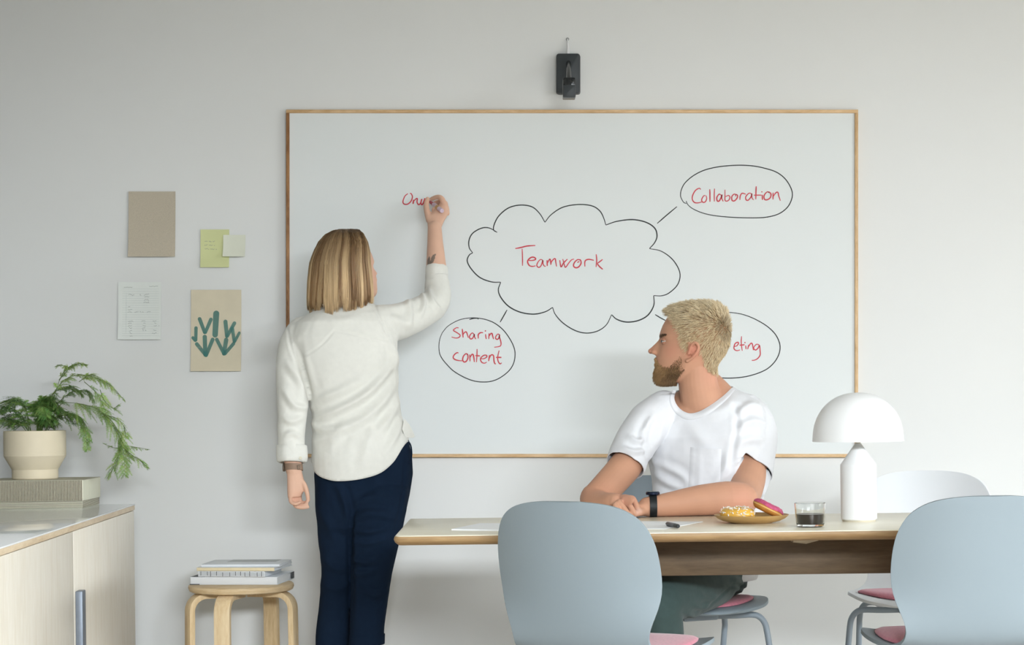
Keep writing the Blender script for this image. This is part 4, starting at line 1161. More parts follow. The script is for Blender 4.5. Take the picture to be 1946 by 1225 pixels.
# rolled cuffs and collar
def cuff(pts, r_in, r_out, name='cuff'):
    c0_, c1_ = P(*pts[0]), P(*pts[1]); ax = (c1_ - c0_)
    a = Vector((1, 0, 0)) - ax.normalized() * ax.normalized().x; a.normalize(); b_ = ax.normalized().cross(a)
    prof = [(0, r_in), (-.03, (r_in + r_out) / 2), (.03, r_out), (.3, r_out * 1.02), (.7, r_out * 1.03), (.95, r_out), (1.03, (r_in + r_out) / 2 - .001), (1, r_in), (.5, r_in)]
    rs = []
    for t_, r_ in prof:
        ring = []
        for k in range(32):
            an = 2 * math.pi * k / 32; w_ = 1 + .03 * math.sin(3 * an + t_ * 2) + .02 * math.sin(7 * an + 1)
            ring.append(c0_ + ax * t_ + (a * math.cos(an) + b_ * math.sin(an)) * r_ * w_)
        rs.append(ring)
    vs = MB().rings(rs, False)
    nn = 32; m_ = len(prof)
    vs.f += [((m_ - 1) * nn + i, (m_ - 1) * nn + (i + 1) % nn, (i + 1) % nn, i) for i in range(nn)]
    return make(name, vs, M_shirt, shirt, angle=None)
cuff([(554.5, 846, 6.237), (554, 878, 6.228)], .036, .0495)
cuff([(829.5, 541, 6.585), (829, 507, 6.605)], .031, .0385)
cuff([(829.8, 551, 6.58), (829.8, 533, 6.588)], .034, .0415)
make('button', MB().lathe([(.001, .002), (.005, .002), (.0055, 0), (.001, 0)], (0, 0, 0), 14, True, Matrix.Translation(P(571, 870, 6.19)) @ Matrix.Rotation(math.radians(80), 4, 'X')), mat('shirt_button', (226, 220, 200), .4, .4, var=(50, .05)), shirt)
mb = MB(); q = []
for k in range(25):
    an = math.radians(-200 + 220 * k / 24); q.append(P(660, 580, 6.35) + Vector((.068 * math.cos(an), .062 * math.sin(an), .006 * math.sin(an * 1.3))))
mb.tube(q, .017, 10, True, None, (0, 0, 1), .3)
make('collar', mb, M_shirt, shirt, angle=None)
# front tail of the shirt, showing at the right hip
tl = [(768, 795), (778, 806), (789, 829), (784, 832), (770, 831), (764, 815)]
mb = MB().prism([P(x, y, 6.27 + .05 * (x - 764) / 25) for x, y in tl], (0, .004, 0))
make('shirt_tail', mb, M_shirt, shirt, bevel=.001)
# ---- trousers
mb = MB()
torso(mb, [(835, 606, 776, 6.32, .098), (860, 602, 782, 6.32, .104), (900, 597, 784.5, 6.32, .114), (940, 598, 779, 6.32, .118), (975, 600, 772, 6.32, .112), (1000, 603, 766, 6.32, .10), (1020, 612, 758, 6.32, .07)], yaw=.08)
def leg(rows, n=26):
    torso(mb, rows, 0, 2.15, n)
leg([(895, 625, 670, 6.33, .05), (930, 602, 692, 6.33, .095), (970, 600, 690, 6.33, .098), (1010, 603, 686, 6.33, .092), (1050, 608.5, 682, 6.33, .084), (1090, 611, 678, 6.33, .078), (1130, 608, 674, 6.33, .074), (1170, 603.5, 671, 6.34, .072), (1210, 600.5, 668, 6.34, .07), (1262, 599, 664, 6.34, .068)])
leg([(895, 690, 755, 6.31, .05), (930, 668, 777, 6.295, .10), (970, 667, 773, 6.27, .102), (1010, 667, 764, 6.26, .096), (1050, 666, 754, 6.255, .086), (1090, 666, 745, 6.25, .078), (1130, 665.5, 738.5, 6.255, .072), (1170, 665, 733, 6.265, .070), (1200, 664.5, 730.5, 6.27, .069), (1250, 664, 730, 6.275, .068)])
v, n, f = remesh(mb, .0045, 5)
tf = [([(660, 930), (668, 970), (666, 1010), (668, 1100), (667, 1200)], 5, -.005), ([(672, 955), (700, 945), (745, 948)], 7, .005), ([(672, 985), (705, 975), (755, 985)], 7, .005), ([(672, 1005), (700, 1010), (740, 1000)], 6, .006), ([(672, 1030), (705, 1030), (735, 1020)], 6, .005), ([(668, 1060), (695, 1068), (725, 1060)], 6, .005), ([(668, 1085), (690, 1090), (720, 1078)], 6, .004),
      ([(768, 880), (765, 940), (750, 1010)], 2.5, -.002), ([(640, 920), (655, 950), (664, 990)], 7, .006), ([(607, 960), (625, 1000), (640, 1030)], 8, .004), ([(735, 1100), (732, 1140), (728, 1180)], 5, .003), ([(615, 1060), (640, 1080), (660, 1075)], 7, .004), ([(612, 1110), (640, 1120), (665, 1105)], 7, .004), ([(690, 1120), (712, 1130), (735, 1125)], 6, .003), ([(700, 890), (715, 920), (722, 950)], 9, .003)]
v = v + n * (fold_disp(v, n, tf, D0) * 1.5 + noise_disp(v, 11, .0025, 1.7))[:, None]
zr = P(700, 1222, 6.27).z; zl = P(630, 1250, 6.34).z; split = P(666, 1200, 6.3).x
v, f = cut(v, f, lambda vv: np.where(vv[:, 2] < .45, vv[:, 2] - np.where(vv[:, 0] > split, zr, zl), 1.0), (0, 0, 1))
M_navy = mat('navy_trousers', (21, 35, 54), .95, .1, var=(50, .05), bump=(500, .2, .0005))
tr_ = from_arrays('trousers', v, f, M_navy, wom, solid=.003)
make('hem_band', MB().rings([ering(P(697.5, 1205, 6.27), (.0595, 0, 0), (0, .071, 0), 28, 2.15), ering(P(697, 1222.5, 6.27), (.0595, 0, 0), (0, .071, 0), 28, 2.15)], False), M_navy, tr_, angle=None)
make('pocket_edge', MB().tube(catmull([P(776, 836, 6.255), P(781.5, 850, 6.27), P(782, 868, 6.27), P(778, 882, 6.255)], 4), [.0012] * 2 + [.0024] * 9 + [.0012] * 2, 8), M_navy, tr_, angle=None)
# ---- body
fwd = Vector((math.sin(math.radians(48)), math.cos(math.radians(48)), .10))
FW = head_frame(P(652, 512, 6.36) + fwd.normalized() * .022, fwd, (0.02, -.02, 1))
mb = MB()
head_mesh(mb, FW, .87, .8)
for sd in (-1, 1): ear(mb, FW, sd, .82)
limb(mb, [(655, 540, 6.36), (660, 575, 6.35), (662, 620, 6.34)], [.052, .05, .06])
torso(mb, [(600, 620, 710, 6.34, .05), (640, 580, 735, 6.33, .07), (750, 595, 735, 6.32, .085), (850, 605, 755, 6.32, .09), (980, 610, 755, 6.31, .08)])
limb(mb, [(590, 640, 6.33), (562, 680, 6.31), (557, 765, 6.27), (556, 850, 6.235), (557, 880, 6.228), (559, 896, 6.222)], [.04, .042, .04, .031, .028, .026])
limb(mb, [(716, 622, 6.33), (790, 598, 6.46), (826, 574, 6.54), (831, 545, 6.58), (829, 505, 6.605), (827, 460, 6.635), (826, 432, 6.655)], [.045, .043, .041, .037, .035, .0275, .0245])
for (xa, Da, ya_) in ((643, 6.34, 1000), (700, 6.265, 1000)):
    limb(mb, [(xa, ya_, Da), (xa - 2, 1120, Da), (xa - 3, 1225, Da + .01), (xa - 3, 1335, Da + .02)], [.034, .034, .042, .034])
    mb.ball(P(xa - 3, 1352, Da + .06), (.034, .10, .028), 14, 8)
# writing hand: palm seen from the back, index and thumb pinch the marker
def PX(x, y, D): return P(x, y, D)
w0 = PX(826, 430, 6.657)
palm = [(ering(PX(826, 432, 6.657), (.0245, 0, 0), (0, .018, 0), 16)), ering(PX(828, 420, 6.670), (.030, .002, 0), (-.001, .019, 0), 16), ering(PX(831, 409, 6.684), (.0365, .004, 0), (-.002, .0185, 0), 16), ering(PX(837, 399, 6.698), (.027, .004, .004), (-.003, .016, 0), 16), ering(PX(842, 390, 6.706), (.018, .004, .004), (-.004, .014, 0), 16), ering(PX(843, 383, 6.710), (.012, .004, .002), (-.003, .011, 0), 16)]
mb.rings(palm)
mb.ball(PX(828, 400, 6.712), (.016, .012, .016), 12, 8)
# thumb (left, thumb tip up against the marker)
finger(mb, [PX(816, 418, 6.672), PX(812, 403, 6.685), PX(810, 389, 6.700), PX(812.5, 378, 6.715)], .0125, .0085)
# index: knuckle at upper right, tip returning to the marker tip
finger(mb, [PX(845, 391, 6.700), PX(839, 377, 6.705), PX(830, 374.5, 6.722), PX(820, 378, 6.740)], .0115, .0075)
# middle, ring, little: curled under towards the board
finger(mb, [PX(847, 394, 6.708), PX(843, 384, 6.730), PX(832, 384, 6.752), PX(823, 388, 6.756)], .0105, .0075)
finger(mb, [PX(849, 399, 6.710), PX(847, 392, 6.738), PX(836, 392, 6.758), PX(828, 396, 6.758)], .0100, .0070)
finger(mb, [PX(850, 405, 6.708), PX(849, 400, 6.738), PX(840, 401, 6.758), PX(832, 404, 6.756)], .0090, .0065)
# hanging hand: back of the hand to us, fingers curled to the right, thumb on the right
hp = [ering(PX(559, 893, 6.222), (.025, 0, 0), (0, .019, 0), 16), ering(PX(561, 906, 6.218), (.026, .006, 0), (-.003, .020, 0), 16), ering(PX(563, 920, 6.213), (.0285, .010, 0), (-.005, .019, 0), 16), ering(PX(562, 933, 6.208), (.0265, .010, 0), (-.005, .018, 0), 16), ering(PX(559, 944, 6.205), (.020, .010, 0), (-.005, .016, 0), 16)]
mb.rings(hp)
finger(mb, [PX(572, 912, 6.214), PX(580, 924, 6.205), PX(584, 938, 6.202), PX(586, 950, 6.205)], .0092, .0066)      # thumb
finger(mb, [PX(569, 938, 6.222), PX(571, 953, 6.218), PX(580, 955, 6.212), PX(584, 952, 6.206)], .0080, .0060)     # index
finger(mb, [PX(563, 942, 6.214), PX(565, 957, 6.206), PX(576, 960, 6.200), PX(583, 957.5, 6.200)], .0082, .0062)     # middle
finger(mb, [PX(558, 944, 6.206), PX(561, 960, 6.198), PX(573, 964, 6.194), PX(585, 963, 6.196)], .0080, .0060)     # ring
finger(mb, [PX(552, 940, 6.200), PX(553, 953, 6.190), PX(562, 957, 6.184), PX(570, 954, 6.184)], .0074, .0055)     # little
v, n, f = remesh(mb, .0029, 2)
x_, y_ = px_of(v)
cols = skin_colors(v, (222, 180, 156), [(hpt(FW, 310, 570, -.045, .93), .03, (226, 160, 145), .5), (PX(838, 380, 6.67), .02, (214, 160, 138), .5), (PX(560, 950, 6.2), .03, (206, 156, 134), .5)])
tat = [[(812, 510), (812, 494), (816, 486), (818, 495), (822, 503), (818, 510)], [(818, 500), (819, 490), (823, 484), (829, 481), (828, 484), (826, 492), (823, 499)]]
def inside(px, py, poly):
    r = np.zeros(len(px), bool); j = len(poly) - 1
    for i in range(len(poly)):
        xi, yi = poly[i]; xj, yj = poly[j]
        c_ = ((yi > py) != (yj > py)) & (px < (xj - xi) * (py - yi) / (yj - yi + 1e-9) + xi); r ^= c_; j = i
    return r
for po in tat:
    k_ = inside(x_, y_, po) & (v[:, 1] < 6.62) & (n[:, 1] < .25)
    cols[k_] = cols[k_] * .25 + np.array(lin((66, 78, 76))[:3]) * .75
body = from_arrays('body', v, f, M_skin, wom, cols)
# ---- hair: chin-length bob with a side parting
hr = random.Random(5)
HC = P(648, 431, 6.36)                                  # crown
env_z = [0, .006, .014, .03, .055, .09, .13, .19, .25, .30]; env_r = [.0, .030, .050, .070, .086, .097, .104, .1095, .1105, .1085]
fa = math.atan2(fwd.y, fwd.x)
def hair_pt(az, z, k=1.0, off=0.0):
    r = np.interp(z, env_z, env_r) * k + off
    sx = 1.04 if math.cos(az) < 0 else .93
    lean = .012 * max(0, 1 - z / .12)                    # the crown sits a little to the right
    return HC + Vector((math.cos(az) * r * sx + .002 + lean * 1.6, math.sin(az) * r * 1.02 + lean * .5, -z))
mb = MB(); rs = []
for z in np.linspace(.026, .245, 14):
    rs.append([hair_pt(2 * math.pi * k / 40, z + .006, .88) if abs(((2 * math.pi * k / 40 - fa + math.pi) % (2 * math.pi)) - math.pi) > .95 or z < .05 else hair_pt(2 * math.pi * k / 40, z, .58) for k in range(40)])
mb.rings(rs)
hcap = make('hair', mb, mat('hair_base', (104, 76, 46), .6, .3, var=(200, .3), stretch=(1, 1, .1)), wom, angle=None)
rts = []
dkb = np.array(lin((92, 70, 48))[:3]); mid = np.array(lin((150, 114, 74))[:3]); blo = np.array(lin((226, 196, 150))[:3])
fh = Vector((fwd.x, fwd.y, 0)).normalized(); sd_ = Vector((fh.y, -fh.x, 0))
def part_pt(s_, side, w_):
    return HC + fh * (-.034 + .085 * s_) + sd_ * (side * w_) + Vector((.010, 0, -.003 - .022 * (1 - s_) ** 1.6 - .011 * s_ ** 2 + hr.gauss(0, .0014)))
for k in range(6400):
    az = hr.uniform(-math.pi, math.pi)
    rel_a = ((az - fa + math.pi) % (2 * math.pi)) - math.pi
    if abs(rel_a) < .88: continue
    cid = int((az + math.pi) * 46 / math.pi + hr.gauss(0, .35)); cr = random.Random(cid * 7 + 3); tone0 = cr.random(); ph_ = cr.uniform(0, 6.28); wv_ = cr.gauss(0, .035); lift = cr.uniform(-.005, .006); dl_ = cr.gauss(0, .012); dk_ = cr.gauss(0, .05)
    endz = .268 + dl_ - abs(hr.gauss(0, .010)) + .016 * max(0, -math.sin(az))
    depth = lift - abs(hr.gauss(0, .004)); az1 = az + hr.gauss(0, .03) + dk_
    cl_ = min(1, max(0, (tone0 - .5) * 1.7 + .5 + hr.gauss(0, .12)))
    s_ = hr.betavariate(1.2, 1.0) * (1 if abs(rel_a) < 2.2 else .75)
    side = -1 if rel_a > 0 else 1
    root = part_pt(s_, side, abs(hr.gauss(0, .004)) + .0015)
    pts, cc = [], []; nseg = 13; t_e = hr.uniform(.28, .42)
    for i in range(nseg):
        t_ = i / (nseg - 1); z = .012 + (endz - .012) * t_ ** 1.2
        a_ = az + (az1 - az) * t_ + wv_ * math.sin(3.2 * t_ + ph_) * t_
        p = hair_pt(a_, z, 1.0, depth * (.2 + .8 * t_) + .005 * max(0, t_ - .75))
        e = min(1, t_ / t_e); e = e * (2 - e)
        rise = .010 * math.sin(math.pi * min(1, t_ / t_e))
        p = root.lerp(p, e) + Vector((0, 0, rise))
        pts.append(p)
        q = min(1, max(0, t_ * 1.5 - .12))
        cl2 = min(1, max(0, cl_ + .18 * math.sin(5 * t_ + ph_))); tip = mid * (1 - cl2) + blo * cl2; rt = dkb * (1 - .4 * cl_) + mid * .4 * cl_
        cc.append(tuple((rt * (1 - q) + tip * q) * hr.uniform(.92, 1.06)))
    rr = [.00095] * nseg; rr[0] = .0006; rr[-2] = .0007; rr[-1] = .0002
    rts.append((pts, rr, cc))
o = strands('hair_strands', rts, hcap, M_hair); o['kind'] = 'stuff'
# ---- wristwatch on the hanging arm
wc0, wc1 = P(557.5, 881.5, 6.226), P(558.5, 893.5, 6.2225)
ax = wc1 - wc0; a = Vector((1, 0, 0)); b_ = ax.normalized().cross(a).normalized()
rs = []
for t_, r_ in ((0, .0255), (0, .0295), (1, .0295), (1, .0255)):
    rs.append([wc0 + ax * t_ + a * math.cos(2 * math.pi * k / 32) * r_ * 1.03 + b_ * math.sin(2 * math.pi * k / 32) * r_ for k in range(32)])
mb = MB().rings(rs, False); mb.f += [(96 + i, 96 + (i + 1) % 32, (i + 1) % 32, i) for i in range(32)]
wt = make('wristwatch', mb, mat('taupe_strap', (146, 122, 104), .6, .3, var=(60, .06)), wom, angle=50)
make('watch_case', MB().tube([P(541, 887.5, 6.224), P(537.8, 887.5, 6.224)], [.0145, .0135], 20), mat('watch_metal', (120, 108, 96), .35, .5, var=(30, .1), metal=.6), wt, angle=40)
make('buckle', MB().tube([P(565, 884, 6.194), P(570, 883, 6.198), P(571, 890, 6.198), P(566, 892, 6.194), P(565, 884, 6.194)], .0011, 6), mat('buckle_metal', (110, 98, 84), .35, .5, var=(30, .1), metal=.7), wt)
# ---- marker in the writing hand
ma, mb_ = P(815, 381.5, DP - .001), P(840, 400.5, 6.650)
u = (mb_ - ma).normalized(); L = (mb_ - ma).length
mk = thing('marker', 'lilac whiteboard marker with red tip held in the writing hand', 'marker', ma)
make('barrel', MB().tube([ma + u * (L * .36), ma + u * (L * .40), ma + u * (L * .97), mb_], [.0070, .0080, .0080, .0072], 18), mat('lilac_barrel', (212, 190, 208), .35, .4, var=(60, .12)), mk, angle=40)
make('grip', MB().tube([ma + u * (L * .10), ma + u * (L * .36)], [.0048, .0068], 16), mat('red_grip', (190, 34, 52), .4, .4, var=(30, .05)), mk, angle=40)
make('nib', MB().tube([ma, ma + u * (L * .10)], [.0016, .0035], 12), mat('red_nib', (150, 20, 36), .7, .2, var=(30, .05)), mk, angle=40)
make('print_band', MB().tube([ma + u * (L * .62), ma + u * (L * .78)], .0081, 18), mat('ochre_print', (206, 160, 96), .4, .4, var=(90, .35)), mk, angle=40)

# ================================================================ man seated at the table
man = thing('person', 'blond bearded man in white T-shirt seated at the table looking left', 'person', (P(1340, 1000, 5.84).x, 5.84, 0))
HD = 5.80
yw = math.radians(9)
FM = head_frame(P(1200 + 680 / 5.568, 560 + 500 / 5.568, HD), (-math.cos(yw), math.sin(yw), .0), (-.01, 0, 1))
SCM = S(HD) * 5.568 / 3424; SCM = 1 / SCM * (S(HD) * 5.568 / 3424) ** 2 if False else 3424 / (S(HD) * 5.568)
# ---- T-shirt
mb = MB()
torso(mb, [(732, 1306, 1390, 5.87, .045), (741, 1292, 1402, 5.865, .062), (751, 1272, 1422, 5.855, .078), (764, 1248, 1442, 5.84, .094), (786, 1232, 1453, 5.83, .108), (830, 1226, 1456, 5.82, .12), (870, 1231, 1455, 5.82, .122), (910, 1241, 1452, 5.82, .122), (950, 1241, 1449, 5.82, .124), (1000, 1240, 1444, 5.83, .13), (1060, 1243, 1440, 5.84, .135), (1100, 1245, 1438, 5.85, .13)], yaw=-.30)
limb(mb, [(1262, 778, 5.81), (1232, 805, 5.77), (1208, 842, 5.73), (1188, 884, 5.69), (1182, 897, 5.68)], [.062, .066, .064, .060, .058])
limb(mb, [(1418, 786, 5.85), (1434, 815, 5.83), (1433, 850, 5.80), (1427, 893, 5.765), (1424, 912, 5.75)], [.066, .069, .069, .068, .067])
v, n, f = remesh(mb, .0042, 6)
mf = [([(1396, 765), (1401, 805), (1394, 850), (1386, 885)], 5, -.003), ([(1400, 790), (1425, 770), (1450, 775)], 7, .005), ([(1398, 820), (1425, 800), (1455, 805)], 7, .004), ([(1396, 850), (1420, 835), (1450, 835)], 7, .003), ([(1230, 864), (1234, 882), (1240, 905)], 5, -.003),
      ([(1226, 810), (1224, 840), (1229, 866)], 4, -.003), ([(1180, 850), (1205, 858), (1225, 855)], 5, .004), ([(1196, 830), (1212, 838), (1226, 835)], 5, .004), ([(1240, 790), (1226, 815), (1222, 840)], 5, .004), ([(1290, 790), (1265, 830), (1245, 870)], 10, .003), ([(1260, 800), (1250, 830), (1240, 850)], 6, .004),
      ([(1245, 900), (1275, 920), (1300, 925)], 7, .004), ([(1248, 880), (1290, 900), (1310, 920)], 7, .003), ([(1340, 790), (1370, 780), (1395, 765)], 9, .003), ([(1300, 800), (1330, 830), (1345, 850)], 12, .002), ([(1385, 860), (1378, 890), (1365, 910)], 7, .004), ([(1246, 935), (1280, 945), (1320, 940)], 6, .004),
      ([(1163, 866), (1190, 880), (1216, 890)], 1.8, -.0016), ([(1388, 884), (1402, 873), (1432, 876), (1462, 900)], 1.8, -.0016)]
v = v + n * (2.0 * fold_disp(v, n, mf, 5.8) + noise_disp(v, 13, .0022, 5.5) + noise_disp(v, 30, .0009, 2.2))[:, None]
# neck opening: the neckline as a curve on the front of the shirt, level behind the neck
NECK = [(1284, 742), (1281, 757), (1287, 771), (1298, 781), (1312, 785.5), (1330, 781.5), (1352, 769), (1375, 752), (1392, 736)]
NECK = [(q.x, q.y) for q in catmull([(a_, b_, 0) for a_, b_ in NECK], 5)]
def cut_neck(vv, ff_):
    x, y = px_of(vv); p2 = np.stack([x, y], 1); poly = NECK + [(1392, 690), (1284, 690)]
    ins = np.zeros(len(x), bool); j = len(poly) - 1
    for i in range(len(poly)):
        xi, yi = poly[i]; xj, yj = poly[j]
        ins ^= ((yi > y) != (yj > y)) & (x < (xj - xi) * (y - yi) / (yj - yi + 1e-9) + xi); j = i
    front = vv[:, 1] < 5.86
    dead = (ins & front) | ((y < 739) & (x > 1283) & (x < 1391))
    fa_ = np.array([t if len(t) == 4 else t + (t[2],) for t in ff_]); keep = ~(dead[fa_].all(axis=1))
    used = np.zeros(len(vv), bool); used[fa_[keep].ravel()] = True
    vv = vv.copy()
    arr = np.array(NECK)
    for i in np.nonzero(used & dead & front)[0]:
        best = 1e9; bq = None
        for k in range(len(arr) - 1):
            a_, b_ = arr[k], arr[k + 1]; d = b_ - a_; t_ = min(1, max(0, ((p2[i] - a_) @ d) / (d @ d))); q = a_ + t_ * d; e = np.hypot(*(q - p2[i]))
            if e < best: best = e; bq = q
        if best < 9: vv[i] = np.array(P(bq[0], bq[1], vv[i, 1]))
    idx = -np.ones(len(vv), int); idx[used] = np.arange(used.sum())
    return vv[used], [tuple(idx[i] for i in ff_[k]) for k in np.nonzero(keep)[0]]
v, f = cut_neck(v, f)
# sleeve hems
def hem_plane(p, nrm, rad):
    p = np.array(p); nrm = np.array(nrm) / np.linalg.norm(nrm)
    return (lambda vv: np.where(np.linalg.norm(vv - p, axis=1) < rad, -((vv - p) @ nrm), 1.0)), tuple(-nrm)
a0, a1 = P(1200, 855, 5.715), P(1186, 887, 5.69)
g, d_ = hem_plane(P(1187, 884, 5.69), tuple((a1 - a0).normalized() + Vector((-.10, -.25, 0))), .085); v, f = cut(v, f, g, d_)
a0, a1 = P(1433, 850, 5.80), P(1427, 893, 5.765)
g, d_ = hem_plane(P(1426, 892, 5.765), tuple((a1 - a0).normalized() + Vector((-.22, -.10, 0))), .09); v, f = cut(v, f, g, d_)
v, f = cut(v, f, lambda vv: vv[:, 2] - .50, (0, 0, 1))
M_tee = mat('white_cotton', (226, 227, 231), .92, .12, var=(60, .012), bump=(650, .2, .0005), sheen=.2)
v = smooth_edge(v, f, 3)
tee = from_arrays('t_shirt', v, f, M_tee, man, solid=.003)
tv, tf_ = v, f
bv = BVHTree.FromPolygons(v.tolist(), f)
def on_tee(x, y, off):
    o_ = Vector((0, 0, H)); d = (P(x, y, 5.0) - o_).normalized(); h = bv.ray_cast(o_, d)
    return (h[0] if h[0] is not None else P(x, y, 5.72)) - d * off
# chest pocket
nu, nv_ = 14, 18; vs = []
for j in range(nv_ + 1):
    for i in range(nu + 1):
        u_, w_ = i / nu, j / nv_
        x = (1312 + 59 * u_) * (1 - w_) + (1308 + 60 * u_) * w_; y = 849 + 4 * u_ + 80 * w_
        pk = .0034 + .0026 * abs(noise.noise(Vector((x * .12, y * .07, 1)))) + (.0012 if w_ < .06 or abs(u_ - .32) < .04 else 0)
        if i in (0, nu) or j == nv_: pk = .0004
        vs.append(on_tee(x, y, pk))
fs = [(j * (nu + 1) + i, j * (nu + 1) + i + 1, (j + 1) * (nu + 1) + i + 1, (j + 1) * (nu + 1) + i) for j in range(nv_) for i in range(nu)]
make('chest_pocket', MB().add(vs, fs), M_tee, tee, angle=None)
# collar rib: a raised band along the neckline
rows_ = []
nk = NECK
for i in range(len(nk)):
    x, y = nk[i]; x0, y0 = nk[max(i - 1, 0)]; x1, y1 = nk[min(i + 1, len(nk) - 1)]
    tx, ty = x1 - x0, y1 - y0; l_ = math.hypot(tx, ty); ox, oy = -ty / l_, tx / l_       # outward (down) in the picture
    w_ = 12.5 * (.55 + .45 * math.sin(math.pi * i / (len(nk) - 1)))
    Di = on_tee(x + ox * 2.5, y + oy * 2.5, 0).y
    def at(k, off):
        q = on_tee(x + ox * k, y + oy * k, off)
        return q if abs(q.y - Di) < .05 else P(x + ox * k, y + oy * k, Di)
    p_in = P(x - ox * .6, y - oy * .6, Di + .004)
    rows_.append([p_in, at(1.0, .0030), at(w_ * .5, .0034), at(w_ - 1, .0028), at(w_, -.0005)])
vs = [p for r in rows_ for p in r]; fs = [(i * 5 + j, (i + 1) * 5 + j, (i + 1) * 5 + j + 1, i * 5 + j + 1) for i in range(len(rows_) - 1) for j in range(4)]
make('collar', MB().add(vs, fs), M_tee, tee, angle=None)
# ---- trousers
mb = MB()
torso(mb, [(1050, 1246, 1436, 5.85, .12), (1090, 1252, 1424, 5.86, .12), (1112, 1262, 1420, 5.86, .115), (1128, 1290, 1405, 5.86, .09)], yaw=-.2)
limb(mb, [(1375, 1082, 5.84), (1350, 1104, 5.64), (1302, 1126, 5.44), (1262, 1136, 5.32), (1250, 1150, 5.30)], [.072, .078, .074, .067, .066])
limb(mb, [(1300, 1082, 5.84), (1245, 1104, 5.66), (1180, 1126, 5.50), (1120, 1130, 5.42)], [.080, .080, .074, .066])
limb(mb, [(1250, 1150, 5.30), (1262, 1250, 5.36), (1268, 1400, 5.42), (1270, 1490, 5.44)], [.066, .060, .052, .048])
limb(mb, [(1118, 1132, 5.42), (1118, 1250, 5.46), (1120, 1400, 5.50), (1122, 1485, 5.52)], [.066, .060, .052, .048])
v, n, f = remesh(mb, .005, 5)
lf = [([(1405, 1100), (1350, 1150), (1322, 1175)], 2, -.003), ([(1335, 1115), (1360, 1120), (1380, 1112)], 5, .004), ([(1330, 1130), (1350, 1138), (1365, 1130)], 4, .004), ([(1318, 1150), (1335, 1155), (1350, 1148)], 4, .005), ([(1305, 1165), (1320, 1172), (1335, 1168)], 4, .005), ([(1395, 1100), (1412, 1108), (1418, 1118)], 4, .006), ([(1390, 1115), (1405, 1120), (1415, 1130)], 4, .005)]
v = v + n * (fold_disp(v, n, lf, 5.6) + noise_disp(v, 12, .002, 4.0))[:, None]
from_arrays('trousers', v, f, mat('dark_green_trousers', (62, 78, 76), .88, .2, var=(60, .06), bump=(500, .2, .0005), sheen=.1), man)
M_shoe = mat('dark_shoe', (44, 44, 46), .5, .4, var=(30, .08))
for (x_s, D_s) in ((1270, 5.44), (1122, 5.52)):
    c = P(x_s, 1400, D_s)
    rs = [ering((c.x, c.y + .09 - .27 * k / 6, .04 + z0), (a_, 0, 0), (0, 0, .035 + z0 * .6), 16) for k, (a_, z0) in enumerate(((.02, .01), (.034, .02), (.036, .022), (.04, .016), (.046, .006), (.042, .0), (.02, -.006)))]
    make('shoe', MB().rings(rs), M_shoe, man, angle=None)
# ---- body
mb = MB()
head_mesh(mb, FM, SCM); nostrils(mb, FM, SCM)
for sd in (-1, 1): ear(mb, FM, sd, SCM)
hb = hpt(FM, 715, 760, 0, SCM)
limb(mb, [hpt(FM, 700, 720, 0, SCM), hpt(FM, 695, 860, 0, SCM), hpt(FM, 708, 1000, 0, SCM), hpt(FM, 735, 1140, 0, SCM), P(1338, 775, 5.82)], [.058, .0595, .0610, .066, .075], squash=.95)
torso(mb, [(712, 1325, 1366, 5.86, .03), (724, 1312, 1378, 5.86, .042), (738, 1296, 1391, 5.855, .055), (752, 1274, 1408, 5.845, .068), (775, 1250, 1425, 5.83, .088), (820, 1250, 1432, 5.82, .10), (900, 1262, 1430, 5.82, .10), (1000, 1262, 1420, 5.83, .10), (1090, 1275, 1405, 5.85, .09)], yaw=-.3)
# his left arm (right in the picture), forearm lying on the table edge
limb(mb, [(1416, 800, 5.84), (1426, 850, 5.80), (1424, 900, 5.74), (1416, 935, 5.66), (1409, 950, 5.585)], [.046, .050, .052, .050, .0475])
zf = tz
def onT(x, D, r): 
    p = P(x, 900, D); return Vector((p.x, D, zf + r))
limb(mb, [onT(1411, 5.585, .0475), onT(1380, 5.56, .050), onT(1330, 5.545, .0455), onT(1280, 5.535, .037), onT(1248, 5.53, .0315), onT(1230, 5.53, .0295)], [.0475, .050, .0455, .037, .0315, .0295])
# left hand lying flat, pointing left under the other hand
hq = [ering(onT(1232, 5.53, .027), (0, .030, 0), (0, 0, .0245), 16), ering(onT(1218, 5.53, .0235), (0, .037, 0), (0, 0, .021), 16), ering(onT(1200, 5.525, .019), (0, .042, 0), (0, 0, .0175), 16), ering(onT(1184, 5.525, .0165), (0, .041, 0), (0, 0, .015), 16), ering(onT(1174, 5.525, .0145), (0, .036, 0), (0, 0, .012), 16)]
mb.rings(hq)
for k, (dy, ln) in enumerate(((-.030, .07), (-.010, .08), (.010, .076), (.029, .06))):
    b0 = onT(1180, 5.525 + dy, .015)
    finger(mb, [b0, b0 + Vector((-ln * .4, 0, .004)), b0 + Vector((-ln * .75, 0, -.002)), b0 + Vector((-ln, 0, -.006))], .0098, .0075)
finger(mb, [onT(1224, 5.505, .020), onT(1212, 5.482, .015), onT(1200, 5.470, .0125), onT(1189, 5.466, .011)], .0115, .0088)
